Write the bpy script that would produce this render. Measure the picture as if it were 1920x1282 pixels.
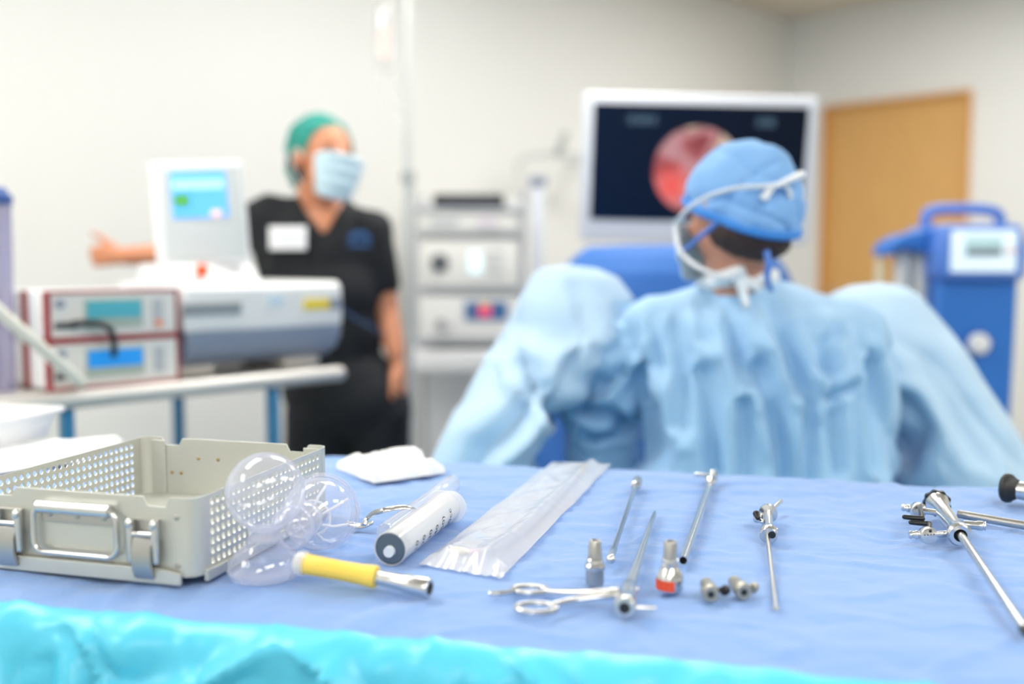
import bpy, bmesh, math, random
from mathutils import Vector, Matrix, noise, Euler
random.seed(7)
sc = bpy.context.scene
for o in list(bpy.data.objects): bpy.data.objects.remove(o)
C = sc.collection
PI = math.pi
# ---------------------------------------------------------------- camera
FPX, HC, TZ = 1867.0, 1.2, 0.924          # focal length in px of a 1920 wide frame, eye height, table height
PITCH = math.atan(151 / FPX)
cam = bpy.data.objects.new('camera', bpy.data.cameras.new('camera')); C.objects.link(cam)
cam.location = (0, 0, HC); cam.rotation_euler = (PI/2 - PITCH, 0, 0)
cam.data.sensor_width = 36; cam.data.lens = 36 * FPX / 1920
cam.data.clip_start = 0.05
cam.data.dof.use_dof = True; cam.data.dof.focus_distance = 1.0; cam.data.dof.aperture_fstop = 1.7
sc.camera = cam
# ---------------------------------------------------------------- world, exposure
w = bpy.data.worlds.new('world'); sc.world = w; w.use_nodes = True
w.node_tree.nodes['Background'].inputs[0].default_value = (0.9, 0.95, 1, 1)
w.node_tree.nodes['Background'].inputs[1].default_value = 0.3
sc.view_settings.view_transform = 'Standard'; sc.view_settings.look = 'None'
sc.view_settings.gamma = 1; sc.view_settings.use_curve_mapping = False
sc.view_settings.exposure = 0.0
sc.cycles.use_denoising = True
sc.cycles.max_bounces = 10; sc.cycles.diffuse_bounces = 5; sc.cycles.transparent_max_bounces = 24
sc.cycles.sample_clamp_indirect = 8
LAMP = 15.5

# ---------------------------------------------------------------- helpers
def ray(px, py):
    x = (px - 960) / FPX; y = -(py - 641) / FPX
    return Vector((x, math.cos(PITCH) + y*math.sin(PITCH), -math.sin(PITCH) + y*math.cos(PITCH)))
def G(px, py, h=0.0):
    r = ray(px, py); t = (TZ + h - HC) / r.z
    return Vector((r.x*t, r.y*t, TZ + h))
def at(px, py, Y):
    r = ray(px, py); t = Y / r.y
    return Vector((r.x*t, Y, HC + r.z*t))
def lin(c):
    return tuple(((v/255)/12.92 if v/255 <= 0.04045 else ((v/255 + 0.055)/1.055)**2.4) for v in c) + (1.0,)
MATS = {}
def mat(name, col, rough=0.5, metal=0.0, bump=0.0, bscale=60, var=0.0, emit=None, es=0.0, spec=0.5, sheen=0.0, trans=0.0, aniso=None, sss=0.0, dirt=0.0):
    if name in MATS: return MATS[name]
    m = bpy.data.materials.new(name); m.use_nodes = True; MATS[name] = m
    nt = m.node_tree; b = nt.nodes['Principled BSDF']
    b.inputs['Base Color'].default_value = lin(col); b.inputs['Roughness'].default_value = rough
    b.inputs['Metallic'].default_value = metal; b.inputs['Specular IOR Level'].default_value = spec
    if sss: b.inputs['Subsurface Weight'].default_value = sss; b.inputs['Subsurface Radius'].default_value = (0.01, 0.004, 0.002)
    if sheen: b.inputs['Sheen Weight'].default_value = sheen
    if trans: b.inputs['Transmission Weight'].default_value = trans
    if emit: b.inputs['Emission Color'].default_value = lin(emit); b.inputs['Emission Strength'].default_value = es
    tc = nt.nodes.new('ShaderNodeTexCoord')
    nz = nt.nodes.new('ShaderNodeTexNoise'); nz.inputs['Scale'].default_value = bscale; nz.inputs['Detail'].default_value = 4
    mp = nt.nodes.new('ShaderNodeMapping'); nt.links.new(tc.outputs['Object'], mp.inputs[0]); nt.links.new(mp.outputs[0], nz.inputs['Vector'])
    if aniso: mp.inputs['Scale'].default_value = aniso
    if bump:
        bp = nt.nodes.new('ShaderNodeBump'); bp.inputs['Strength'].default_value = bump; bp.inputs['Distance'].default_value = 0.002
        nt.links.new(nz.outputs['Fac'], bp.inputs['Height']); nt.links.new(bp.outputs[0], b.inputs['Normal'])
    if var:
        mx = nt.nodes.new('ShaderNodeMix'); mx.data_type = 'RGBA'; a = lin(col)
        mx.inputs[6].default_value = tuple(min(1, v*(1-var)) for v in a[:3]) + (1,)
        mx.inputs[7].default_value = tuple(min(1, v*(1+var)) for v in a[:3]) + (1,)
        nt.links.new(nz.outputs['Fac'], mx.inputs[0]); nt.links.new(mx.outputs[2], b.inputs['Base Color'])
    return m
def film(name, col, body=0.15, edge=0.6, gloss_rough=0.05, tint=(1, 1, 1), milky=0.0, bump=0.0, bscale=30):
    """thin clear plastic: mostly transparent, fresnel gloss, a little whitish body that thickens at grazing angles"""
    m = bpy.data.materials.new(name); m.use_nodes = True; MATS[name] = m
    nt = m.node_tree; nt.nodes.clear(); N = nt.nodes.new; L = nt.links.new
    out = N('ShaderNodeOutputMaterial'); tr = N('ShaderNodeBsdfTransparent'); tr.inputs[0].default_value = tint + (1,)
    df = N('ShaderNodeBsdfDiffuse'); df.inputs[0].default_value = lin(col)
    tl = N('ShaderNodeBsdfTranslucent'); tl.inputs[0].default_value = lin(col)
    ad = N('ShaderNodeMixShader'); ad.inputs[0].default_value = 0.2; L(df.outputs[0], ad.inputs[1]); L(tl.outputs[0], ad.inputs[2])
    gl = N('ShaderNodeBsdfGlossy'); gl.inputs['Roughness'].default_value = gloss_rough
    lw = N('ShaderNodeLayerWeight'); lw.inputs[0].default_value = 0.35
    mr = N('ShaderNodeMapRange'); mr.inputs[3].default_value = body; mr.inputs[4].default_value = edge
    L(lw.outputs['Facing'], mr.inputs[0])
    m1 = N('ShaderNodeMixShader'); L(mr.outputs[0], m1.inputs[0]); L(tr.outputs[0], m1.inputs[1]); L(ad.outputs[0], m1.inputs[2])
    lf = N('ShaderNodeLayerWeight'); lf.inputs[0].default_value = 0.5
    pw = N('ShaderNodeMath'); pw.operation = 'POWER'; pw.inputs[1].default_value = 4; L(lf.outputs['Facing'], pw.inputs[0])
    fr = N('ShaderNodeMapRange'); fr.inputs[3].default_value = 0.07; fr.inputs[4].default_value = 0.75; L(pw.outputs[0], fr.inputs[0])
    m2 = N('ShaderNodeMixShader'); L(fr.outputs[0], m2.inputs[0]); L(m1.outputs[0], m2.inputs[1]); L(gl.outputs[0], m2.inputs[2])
    if bump:
        nz = N('ShaderNodeTexNoise'); nz.inputs['Scale'].default_value = bscale; tc = N('ShaderNodeTexCoord'); L(tc.outputs['Object'], nz.inputs[0])
        bp = N('ShaderNodeBump'); bp.inputs['Strength'].default_value = bump; bp.inputs['Distance'].default_value = 0.004
        L(nz.outputs[0], bp.inputs['Height']); L(bp.outputs[0], gl.inputs['Normal'])
    L(m2.outputs[0], out.inputs[0])
    return m

def tag(o, label, cat, group=None, kind=None):
    o['label'] = label; o['category'] = cat
    if group: o['group'] = group
    if kind: o['kind'] = kind
    return o
def thing(name, label, cat, loc=(0, 0, 0), rotz=0, group=None):
    o = bpy.data.objects.new(name, None); o.empty_display_size = 0.05; C.objects.link(o)
    o.location = loc; o.rotation_euler = (0, 0, rotz)
    return tag(o, label, cat, group)
def link(name, me, m, parent=None, smooth=True, kind=None, label=None):
    o = bpy.data.objects.new(name, me); C.objects.link(o)
    if m is not None and not me.materials: me.materials.append(m)
    if smooth:
        me.polygons.foreach_set('use_smooth', [True]*len(me.polygons))
    if parent is not None: o.parent = parent
    if kind: o['kind'] = kind
    if label: o['label'] = label
    return o
class M:
    """collects shapes into one bmesh"""
    def __init__(s): s.b = bmesh.new()
    def add(s, vs, fs, T=None):
        bv = [s.b.verts.new((T @ Vector(v)) if T is not None else v) for v in vs]
        for f in fs:
            try: s.b.faces.new([bv[i] for i in f])
            except ValueError: pass
        return s
    def box(s, c, size, rot=None, bev=0.0, T=None):
        t = bmesh.new(); bmesh.ops.create_cube(t, size=1)
        for v in t.verts: v.co = Vector((v.co.x*size[0], v.co.y*size[1], v.co.z*size[2]))
        if bev: bmesh.ops.bevel(t, geom=list(t.edges), offset=bev, segments=3, affect='EDGES', profile=0.5)
        X = Matrix.Translation(c) @ (Euler(rot).to_matrix().to_4x4() if rot else Matrix())
        if T is not None: X = T @ X
        t.verts.index_update()
        s.add([X @ v.co for v in t.verts], [[v.index for v in f.verts] for f in t.faces]); t.free(); return s
    def ell(s, c, r, rot=None, u=24, v=14, T=None):
        if not hasattr(r, '__len__'): r = (r, r, r)
        X = Matrix.Translation(c) @ (Euler(rot).to_matrix().to_4x4() if rot else Matrix())
        if T is not None: X = T @ X
        vs = [(0, 0, r[2])]; fs = []
        for j in range(1, v):
            a = PI*j/v
            for i in range(u):
                b = 2*PI*i/u; vs.append((r[0]*math.sin(a)*math.cos(b), r[1]*math.sin(a)*math.sin(b), r[2]*math.cos(a)))
        vs.append((0, 0, -r[2]))
        for i in range(u): fs.append((0, 1+i, 1+(i+1) % u))
        for j in range(v-2):
            for i in range(u):
                a = 1+j*u+i; b = 1+j*u+(i+1) % u; fs.append((a, a+u, b+u, b))
        e = len(vs)-1; o = 1+(v-2)*u
        for i in range(u): fs.append((e, o+(i+1) % u, o+i))
        return s.add(vs, fs, X)
    def rev(s, prof, p0=(0, 0, 0), d=(0, 0, 1), n=32, T=None, closed=False):
        """revolve (t, r) pairs about the axis through p0 along d"""
        d = Vector(d).normalized(); a = d.orthogonal().normalized(); b = d.cross(a); p0 = Vector(p0)
        vs, fs = [], []
        for t, r in prof:
            for i in range(n):
                an = 2*PI*i/n; vs.append(p0 + d*t + (a*math.cos(an)+b*math.sin(an))*max(r, 1e-5))
        k = len(prof)
        for j in range(k-1):
            for i in range(n): fs.append((j*n+i, j*n+(i+1) % n, (j+1)*n+(i+1) % n, (j+1)*n+i))
        if closed:
            for i in range(n): fs.append(((k-1)*n+i, (k-1)*n+(i+1) % n, (i+1) % n, i))
        elif prof[0][1] > 1e-4 or prof[-1][1] > 1e-4:
            if prof[0][1] > 1e-4 and not closed: fs.append(tuple(range(n-1, -1, -1)))
            if prof[-1][1] > 1e-4 and not closed: fs.append(tuple((k-1)*n+i for i in range(n)))
        return s.add(vs, fs, T)
    def cyl(s, p0, p1, r, r2=None, n=24, T=None):
        p0 = Vector(p0); p1 = Vector(p1); L = (p1-p0).length
        return s.rev([(0, r), (L, r if r2 is None else r2)], p0, p1-p0, n, T)
    def cap(s, p0, r0, p1, r1, n=16):
        """tapered capsule"""
        p0 = Vector(p0); p1 = Vector(p1); L = (p1-p0).length
        pr = [(-r0*math.cos(a), r0*math.sin(a)) for a in [i*PI/2/5 for i in range(6)]]
        pr += [(L + r1*math.sin(a), r1*math.cos(a)) for a in [i*PI/2/5 for i in range(6)]]
        return s.rev(pr, p0, p1-p0, n)
    def tube(s, pts, r, n=12, closed=False, T=None, flat=1.0):
        pts = [Vector(p) for p in pts]; k = len(pts); rr = r if hasattr(r, '__len__') else [r]*k
        vs, fs = [], []; up = None
        for i, p in enumerate(pts):
            a = pts[(i-1) % k] if (i > 0 or closed) else p; b = pts[(i+1) % k] if (i < k-1 or closed) else p
            d = (b-a).normalized()
            if up is None: up = d.orthogonal().normalized() if abs(d.z) > 0.9 else Vector((0, 0, 1))
            sd = d.cross(up).normalized(); u2 = sd.cross(d).normalized(); up = u2
            for j in range(n):
                an = 2*PI*j/n; vs.append(p + sd*math.cos(an)*rr[i] + u2*math.sin(an)*rr[i]*flat)
        m = k if closed else k-1
        for i in range(m):
            for j in range(n):
                a = i*n+j; b = i*n+(j+1) % n; c = ((i+1) % k)*n+(j+1) % n; d = ((i+1) % k)*n+j; fs.append((a, b, c, d))
        if not closed: fs.append(tuple(range(n-1, -1, -1))); fs.append(tuple((k-1)*n+j for j in range(n)))
        return s.add(vs, fs, T)
    def prism(s, poly, d0, d1, plane='xz', T=None):
        """extrude a 2d outline from d0 to d1 along the third axis"""
        def q(a, b, d): return {'xz': (a, d, b), 'xy': (a, b, d), 'yz': (d, a, b)}[plane]
        n = len(poly); vs = [q(a, b, d0) for a, b in poly] + [q(a, b, d1) for a, b in poly]
        fs = [tuple(range(n)), tuple(range(2*n-1, n-1, -1))] + [(i, n+i, n+(i+1) % n, (i+1) % n) for i in range(n)]
        return s.add(vs, fs, T)
    def mesh(s, name='m'):
        bmesh.ops.recalc_face_normals(s.b, faces=s.b.faces)
        me = bpy.data.meshes.new(name); s.b.to_mesh(me); s.b.free(); return me
    def build(s, name, m, parent=None, smooth=True, bevel=0.0, ang=35, label=None, kind=None, solid=0.0, subd=0):
        o = link(name, s.mesh(name), m, parent, smooth, kind, label)
        if smooth:
            o.data.polygons.foreach_set('use_smooth', [True]*len(o.data.polygons))
            try: o.data.set_sharp_from_angle(angle=math.radians(ang))
            except Exception: pass
        if subd: md = o.modifiers.new('s', 'SUBSURF'); md.levels = md.render_levels = subd
        if solid: md = o.modifiers.new('t', 'SOLIDIFY'); md.thickness = solid; md.offset = 0
        if bevel: md = o.modifiers.new('b', 'BEVEL'); md.width = bevel; md.segments = 2; md.limit_method = 'ANGLE'
        return o
def smoothpath(pts, k=6):
    """Catmull-Rom"""
    pts = [Vector(p) for p in pts]; out = []
    for i in range(len(pts)-1):
        p0 = pts[max(i-1, 0)]; p1 = pts[i]; p2 = pts[i+1]; p3 = pts[min(i+2, len(pts)-1)]
        for j in range(k):
            t = j/k
            out.append(0.5*((2*p1)+(p2-p0)*t+(2*p0-5*p1+4*p2-p3)*t*t+(3*p1-p0-3*p2+p3)*t**3))
    out.append(pts[-1]); return out
def fuse(mm, voxel=0.008, smooth=6, fn=None):
    """melt overlapping closed shapes into one continuous surface"""
    me = mm.mesh('t'); o = bpy.data.objects.new('t', me); C.objects.link(o)
    r = o.modifiers.new('r', 'REMESH'); r.mode = 'VOXEL'; r.voxel_size = voxel; r.use_smooth_shade = True
    if smooth: s = o.modifiers.new('s', 'SMOOTH'); s.factor = 0.5; s.iterations = smooth
    dg = bpy.context.evaluated_depsgraph_get()
    out = bpy.data.meshes.new_from_object(o.evaluated_get(dg))
    bpy.data.objects.remove(o); bpy.data.meshes.remove(me)
    if fn:
        bm = bmesh.new(); bm.from_mesh(out); bm.normal_update(); kill = []
        new = []
        for v in bm.verts:
            r = fn(v.co, v.normal)
            if r is None: kill.append(v)
            else: new.append((v, r))
        for v, r in new: v.co = r
        if kill: bmesh.ops.delete(bm, geom=kill, context='VERTS')
        bm.to_mesh(out); bm.free()
    return out
def grid(nu, nv, f):
    vs = [f(i/(nu), j/(nv)) for j in range(nv+1) for i in range(nu+1)]
    fs = [(j*(nu+1)+i, j*(nu+1)+i+1, (j+1)*(nu+1)+i+1, (j+1)*(nu+1)+i) for j in range(nv) for i in range(nu)]
    return vs, fs
def N3(x, y, z=0.0): return noise.noise(Vector((x, y, z)))
def ridge(x, y, z=0.0): return 1 - abs(N3(x, y, z))*2
def crease(ph, pw=3): return -(1-abs(math.sin(ph)))**pw
def rmat(loc, rz): return Matrix.Translation(loc) @ Matrix.Rotation(rz, 4, 'Z')

# ---------------------------------------------------------------- materials
steel = mat('steel', (218, 218, 218), 0.24, 1.0, bump=0.05, bscale=400)
steel_b = mat('brushed_steel', (190, 188, 184), 0.3, 1.0, bump=0.12, bscale=300, aniso=(1, 12, 12))
alu = mat('anodised_aluminium', (208, 209, 202), 0.42, 0.6, bump=0.06, bscale=900)
black = mat('black_plastic', (28, 30, 34), 0.35)
rubber = mat('black_rubber', (30, 31, 33), 0.5, bump=0.1, bscale=200)
white_pl = mat('white_plastic', (228, 229, 230), 0.35, bump=0.02)
grey_pl = mat('grey_plastic', (182, 186, 192), 0.4)
dgrey_pl = mat('dark_grey_plastic', (134, 144, 164), 0.4)
blue_pl = mat('blue_plastic', (38, 112, 196), 0.42)
lblue_pl = mat('lighter_blue_plastic', (86, 132, 214), 0.4)
red_pl = mat('red_plastic', (156, 18, 30), 0.4)
gown_m = mat('light_blue_gown_cloth', (164, 202, 235), 0.8, bump=0.25, bscale=350, sheen=0.2, var=0.03)
drape_m = mat('light_blue_drape_cloth', (180, 209, 234), 0.75, bump=0.2, bscale=300, sheen=0.2, var=0.03)
body_m = mat('mid_blue_drape_cloth', (50, 108, 186), 0.75, bump=0.2, bscale=200, var=0.04)
peri_m = mat('periwinkle_blue_drape_cloth', (122, 158, 214), 0.85, bump=0.35, bscale=420, var=0.05, sheen=0.3)
cyan_m = mat('cyan_drape_sheeting', (86, 200, 232), 0.35, bump=0.1, bscale=60)
paper_m = mat('white_cloth', (242, 243, 245), 0.85, bump=0.3, bscale=500)
wall_m = mat('wall_paint', (224, 225, 223), 0.7, bump=0.08, bscale=180)
wall2_m = wall_m
ceil_m = mat('ceiling_tile', (206, 198, 184), 0.9, bump=0.3, bscale=260)
skin_a = mat('tan_skin', (208, 140, 104), 0.5, bump=0.08, bscale=300, sss=0.15)
skin_b = mat('brown_skin', (196, 140, 116), 0.5, bump=0.08, bscale=300, sss=0.15)
scrub_m = mat('black_scrub_cloth', (22, 25, 30), 0.85, bump=0.2, bscale=400)
clear = film('clear_plastic', (230, 233, 250), 0.11, 0.6, 0.03, (0.985, 0.985, 0.995))
clear2 = film('milky_plastic', (250, 252, 255), 0.45, 0.75, 0.12, (0.97, 0.98, 1.0))
pouch_m = film('pouch_film', (250, 251, 255), 0.38, 0.5, 0.12, (0.98, 0.99, 1.0), bump=0.15, bscale=45)

# ---------------------------------------------------------------- the room (walls turned 45 degrees to the view)
U = Vector((-0.7071, -0.7071, 0)); V = Vector((0.7071, -0.7071, 0))      # along the left wall, along the right wall
CO = Vector((1.739, 6.365, 0)); HR = 2.7; LU, LV = 8.2, 6.8
def room(u, v, z=0): return CO + U*u + V*v + Vector((0, 0, z))
def slab(name, a, b, thick, m, h0=0, h1=HR, holes=None):
    """wall from a to b, thick to the outside (left-hand normal passed as vector)"""
    mm = M(); vs = [a, b, b+thick, a+thick]
    mm.add([Vector((p.x, p.y, h0)) for p in vs] + [Vector((p.x, p.y, h1)) for p in vs],
           [(0, 1, 2, 3), (4, 5, 6, 7), (0, 1, 5, 4), (1, 2, 6, 5), (2, 3, 7, 6), (3, 0, 4, 7)])
    o = mm.build(name, m, smooth=False, kind='structure'); return o
slab('wall_left', room(-0.1, 0), room(LU, 0), -V*0.1, wall_m)
D0, D1, DH = 0.262, 1.118, 2.13
mm = M()
for a, b, h0, h1 in ((0, D0, 0, HR), (D1, LV, 0, HR), (D0, D1, DH, HR)):
    pa, pb = room(0, a), room(0, b); t = -U*0.1; vs = [pa, pb, pb+t, pa+t]
    mm.add([Vector((p.x, p.y, h0)) for p in vs] + [Vector((p.x, p.y, h1)) for p in vs],
           [(0, 1, 2, 3), (4, 5, 6, 7), (0, 1, 5, 4), (1, 2, 6, 5), (2, 3, 7, 6), (3, 0, 4, 7)])
mm.build('wall_right', wall_m, smooth=False, kind='structure')
slab('wall_back', room(LU, -0.1), room(LU, LV+0.1), U*0.1, wall_m)
slab('wall_front', room(-0.1, LV), room(LU+0.1, LV), V*0.1, wall_m)
def hslab(name, z0, z1, m):
    ps = [room(-.1, -.1), room(LU+.1, -.1), room(LU+.1, LV+.1), room(-.1, LV+.1)]
    M().add([Vector((p.x, p.y, z0)) for p in ps]+[Vector((p.x, p.y, z1)) for p in ps],
            [(0, 1, 2, 3), (4, 5, 6, 7), (0, 1, 5, 4), (1, 2, 6, 5), (2, 3, 7, 6), (3, 0, 4, 7)]).build(name, m, smooth=False, kind='structure')
hslab('floor', -0.08, 0, mat('vinyl_floor', (176, 178, 176), 0.35, bump=0.03, var=0.06, bscale=12))
hslab('ceiling', HR, HR+0.08, ceil_m)
RZ = math.atan2(V.y, V.x)      # local x along the right wall
wood = mat('maple_veneer', (206, 160, 96), 0.45, bump=0.05, bscale=6, var=0.10, aniso=(5, 5, 0.7))
door = bpy.data.objects.new('door_1', None); C.objects.link(door); door.location = room(0, 0); door.rotation_euler = (0, 0, RZ); door['kind'] = 'structure'
M().box(((D0+D1)/2, 0.03, DH/2), (D1-D0-0.008, 0.045, DH-0.006)).build('door_panel', wood, door, smooth=False, bevel=0.002)
fm = M(); fw = 0.012
fm.box((D0+0.002, 0.02, DH/2), (0.016, 0.12, DH)); fm.box((D1-0.002, 0.02, DH/2), (0.016, 0.12, DH)); fm.box(((D0+D1)/2, 0.02, DH), (D1-D0+.012, 0.12, 0.016))
fm.build('door_frame', mat('amber_wood_edge', (208, 150, 72), 0.45), door, smooth=False)
h = M(); h.rev([(0, .026), (.008, .026), (.010, .01), (.05, .009)], (D0+.07, 0.008, 1.0), (0, -1, 0)); h.tube([(D0+.07, -.045, 1.0), (D0+.10, -.048, 1.0), (D0+.19, -.045, 1.0)], .009)
h.build('door_handle', steel_b, door)
for nm, a, b, t in (('baseboard_left', room(0, .004), room(LU, .004), V*.012), ('baseboard_right', room(.004, D1+.02), room(.004, LV), U*.012)):
    vs = [a, b, b+t, a+t]
    M().add([Vector((p.x, p.y, 0)) for p in vs] + [Vector((p.x, p.y, .1)) for p in vs],
            [(0, 1, 2, 3), (4, 5, 6, 7), (0, 1, 5, 4), (1, 2, 6, 5), (2, 3, 7, 6), (3, 0, 4, 7)]).build(nm, mat('vinyl_base', (150, 150, 146), .5), smooth=False, kind='structure')
# ceiling troffers: the room's lamps
lamp_m = mat('lamp_diffuser', (255, 255, 255), 0.5, emit=(255, 252, 246), es=LAMP)
k = 0
for (u, v) in ((1.55, 1.5), (3.5, 1.3), (5.5, 1.3), (7.4, 1.3), (1.75, 4.3), (3.7, 4.3), (5.7, 4.3), (7.5, 4.3)):
    t = thing('ceiling_light', 'recessed rectangular ceiling light panel above the room', 'ceiling light', room(u, v, HR), RZ + PI/2, 'recessed ceiling light panels')
    f = M()
    for c, s in (((0, .3, -.008), (1.24, .03, .02)), ((0, -.3, -.008), (1.24, .03, .02)), ((.61, 0, -.008), (.03, .6, .02)), ((-.61, 0, -.008), (.03, .6, .02))): f.box(c, s)
    f.build('frame', white_pl, t, smooth=False)
    M().box((0, 0, -.006), (1.19, .57, .008)).build('diffuser', lamp_m, t, smooth=False)

# ================================================================= FOREGROUND TABLE
TR = math.radians(-13.0); TD = Vector((math.cos(TR), math.sin(TR), 0)); TN = Vector((-math.sin(TR), math.cos(TR), 0))
V0, V1, UL, UR = 0.700, 1.327, -1.25, 0.95          # table rim in its own axes
def tuv(p): return p.dot(TD), p.dot(TN)
def drapeh(x, y):
    """height of the cloth above the board, mm scale creases"""
    a = 0.0016*N3(x*9, y*14, 1) + 0.0030*N3(x*25, y*34, 5) + .0009*N3(x*70, y*95, 15)
    a += 0.0048*max(0, ridge(x*3.2+.4*N3(x*5, y*5), y*9, 3)-.72)*2.0 + 0.0038*max(0, ridge(x*9-y*6+.6*N3(x*8, y*8), y*12+x*3, 13)-.7)*2.0
    return min(a, .0035) - .0030
tbl = thing('table', 'instrument table hidden under the periwinkle drape', 'table', (0, 0, 0), TR)
M().box(((UL+UR)/2, (V0+V1)/2, TZ-.022), (UR-UL-.03, V1-V0-.03, .025), bev=.004).build('tabletop', steel_b, tbl)
for x in (UL+.08, UR-.08):
    for y in (V0+.07, V1-.07): M().cyl((x, y, 0), (x, y, TZ-.034), .016).build('leg', steel_b, tbl)
drp = thing('table_drape', 'periwinkle blue cloth drape with cyan skirt over the instrument table', 'drape', (0, 0, 0), TR)
def topf(a, b):
    x = UL + (UR-UL)*a; y = V0 + (V1-V0)*b
    z = TZ + drapeh(x, y) - 0.0006
    e = min(y-V0, 0.05)/0.05; z -= 0.006*(1-e)**2
    e2 = min(V1-y, 0.03)/0.03; z -= 0.004*(1-e2)**2
    z += 0.0022*N3(x*7, 3, 2)*(1-min(1, (V1-y)/.06)) + 0.002*N3(x*6, 8, 2)*(1-e)
    return (x, y, z)
vs, fs = grid(620, 220, topf); M().add(vs, fs).build('absorbent_panel', peri_m, drp, ang=180)
# skirt: cyan sheeting, falls over each side with folds
per = []
n1 = 420
def skirtf(a, b):
    # a runs along front rim, b down
    x = UL + (UR-UL)*a; d = b*0.72
    r = 0.022
    if d < r*PI/2: an = d/r; yo = -r*math.sin(an); z = -r*(1-math.cos(an))
    else: yo = -r; z = -r - (d - r*PI/2)
    fold = min(1, d/.035)
    f = 0.016*N3(x*7, d*1.6, 9) + 0.010*N3(x*16+d*6, d*6, 4) + 0.006*max(0, ridge(x*8+d*9, d*14-x*4, 6)-.55)*2
    f += 0.005*N3(x*30, d*22, 8) + .020*crease(x*11+d*24+1.5*N3(x*6, d*9), 3) + .018*crease(x*17-d*26+1.5*N3(x*7, d*8, 3), 3)
    top = topf(a, 0)
    return (x, V0 + yo - fold*(abs(f)*1.6 + d*.05), top[2] + z + (0.004*N3(x*9, 2, 2))*min(1, d/.05))
vs, fs = grid(420, 130, skirtf)
sk = M().add(vs, fs)
def backf(a, b):
    x = UL + (UR-UL)*a; d = b*.7; f = .01*N3(x*7, d*2, 19)
    return (x, V1 + .004 + min(d, .012) + min(1, d/.1)*abs(f), topf(a, 1)[2] - .001 - max(0, d-.003))
vs, fs = grid(160, 40, backf); sk.add(vs, fs)
for xx, sg in ((UL, -1), (UR, 1)):
    def sidef(a, b, xx=xx, sg=sg):
        y = V0 + (V1-V0)*a; d = b*.7
        return (xx + sg*(.003 + min(d, .012) + min(1, d/.1)*abs(.02*N3(y*8, d*2, 29))), y, topf(0 if sg < 0 else 1, a)[2] - .001 - max(0, d-.003))
    vs, fs = grid(60, 40, sidef); sk.add(vs, fs)
sk.build('skirt', cyan_m, drp, ang=180, label='cyan plastic-backed skirt of the drape')

# ---- sterilisation tray
TRZ = math.radians(-15.5)
e1 = Vector((math.cos(TRZ), math.sin(TRZ), 0)); e2 = Vector((-math.sin(TRZ), math.cos(TRZ), 0))
tw, tl, th = 0.232, 0.256, 0.074
FR = Vector((-0.269, 0.829, TZ+.001))
tc = FR - e1*(tw/2) + e2*(tl/2)
tray = thing('sterilization_tray', 'perforated aluminium instrument tray with bail handle, open and empty', 'tray', tc, TRZ)
def faceout(wd, h, z0=0):
    n0, n1, dp = wd/2-.040, wd/2-.014, .008
    return [(-wd/2, z0), (wd/2, z0), (wd/2, h), (n1, h), (n1-.004, h-dp), (n0+.004, h-dp), (n0, h), (-n0, h), (-n0-.004, h-dp), (-n1+.004, h-dp), (-n1, h), (-wd/2, h)]
ch = .010
M().prism(faceout(tw-2*ch, th, .008), -tl/2, -tl/2+.0016).build('front_panel', alu, tray, smooth=False, bevel=.0004)
M().prism(faceout(tw-2*ch, th, .008), tl/2-.0016, tl/2).build('rear_panel', alu, tray, smooth=False, bevel=.0004)
def perf(sx):
    nx, nz, p, r = 24, 7, .0088, .0029; n = 12
    W0 = nx*p; mm = M(); bz = .0095
    for i in range(nx):
        for j in range(nz):
            cx = -W0/2 + p*(i+.5); cz = bz + p*(j+.5); vs = []
            for kk in range(n):
                a = 2*PI*(kk+.5)/n; c, s = math.cos(a), math.sin(a); q = p/2/max(abs(c), abs(s))
                vs.append((0, cx+c*q, cz+s*q))
            for kk in range(n):
                a = 2*PI*(kk+.5)/n; vs.append((0, cx+math.cos(a)*r, cz+math.sin(a)*r))
            # snap outer ring so neighbours share corners
            mm.add(vs, [(kk, (kk+1) % n, n+(kk+1) % n, n+kk) for kk in range(n)])
            for qx in (-1, 1):
                for qz in (-1, 1):
                    a1 = math.atan2(qz, qx); k0 = int(((a1 % (2*PI))/(2*PI)*n - .5))
                    mm.add([vs[k0 % n], (0, cx+qx*p/2, cz+qz*p/2), vs[(k0+1) % n]], [(0, 1, 2)])
    z1 = bz+nz*p; y1 = tl/2-ch
    for ya, yb, za, zb in ((-y1, -W0/2, .008, th), (W0/2, y1, .008, th), (-W0/2, W0/2, .008, bz), (-W0/2, W0/2, z1, th)):
        mm.add([(0, ya, za), (0, yb, za), (0, yb, zb), (0, ya, zb)], [(0, 1, 2, 3)])
    o = mm.build('perforated_side', alu, tray, smooth=False, solid=.0014); o.location = (sx*(tw/2-.0008), 0, 0); return o
perf(1); perf(-1)
for sx in (-1, 1):
    for sy in (-1, 1):
        pts = [(sx*(tw/2-ch-.012), sy*(tl/2+.0004)), (sx*(tw/2-ch), sy*(tl/2+.0004)), (sx*(tw/2-.003), sy*(tl/2-.003)), (sx*(tw/2+.0004), sy*(tl/2-ch)), (sx*(tw/2+.0004), sy*(tl/2-ch-.006))]
        pin = [(x-sx*.0016*(1 if i > 1 else 0.3), y-sy*.0018*(1 if i < 3 else .3)) for i, (x, y) in enumerate(pts)]
        M().prism(pts + pin[::-1], .006, th+.0004, 'xy').build('corner_post', alu, tray, ang=50)
        for z in (.016, .058): M().ell((sx*(tw/2-ch-.007), sy*(tl/2+.0008), z), (.0028, .0014, .0028), u=12, v=8).build('rivet', steel_b, tray)
M().box((0, 0, .009), (tw-.004, tl-.004, .0016)).build('floor_plate', alu, tray, smooth=False)
b = M()
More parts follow.
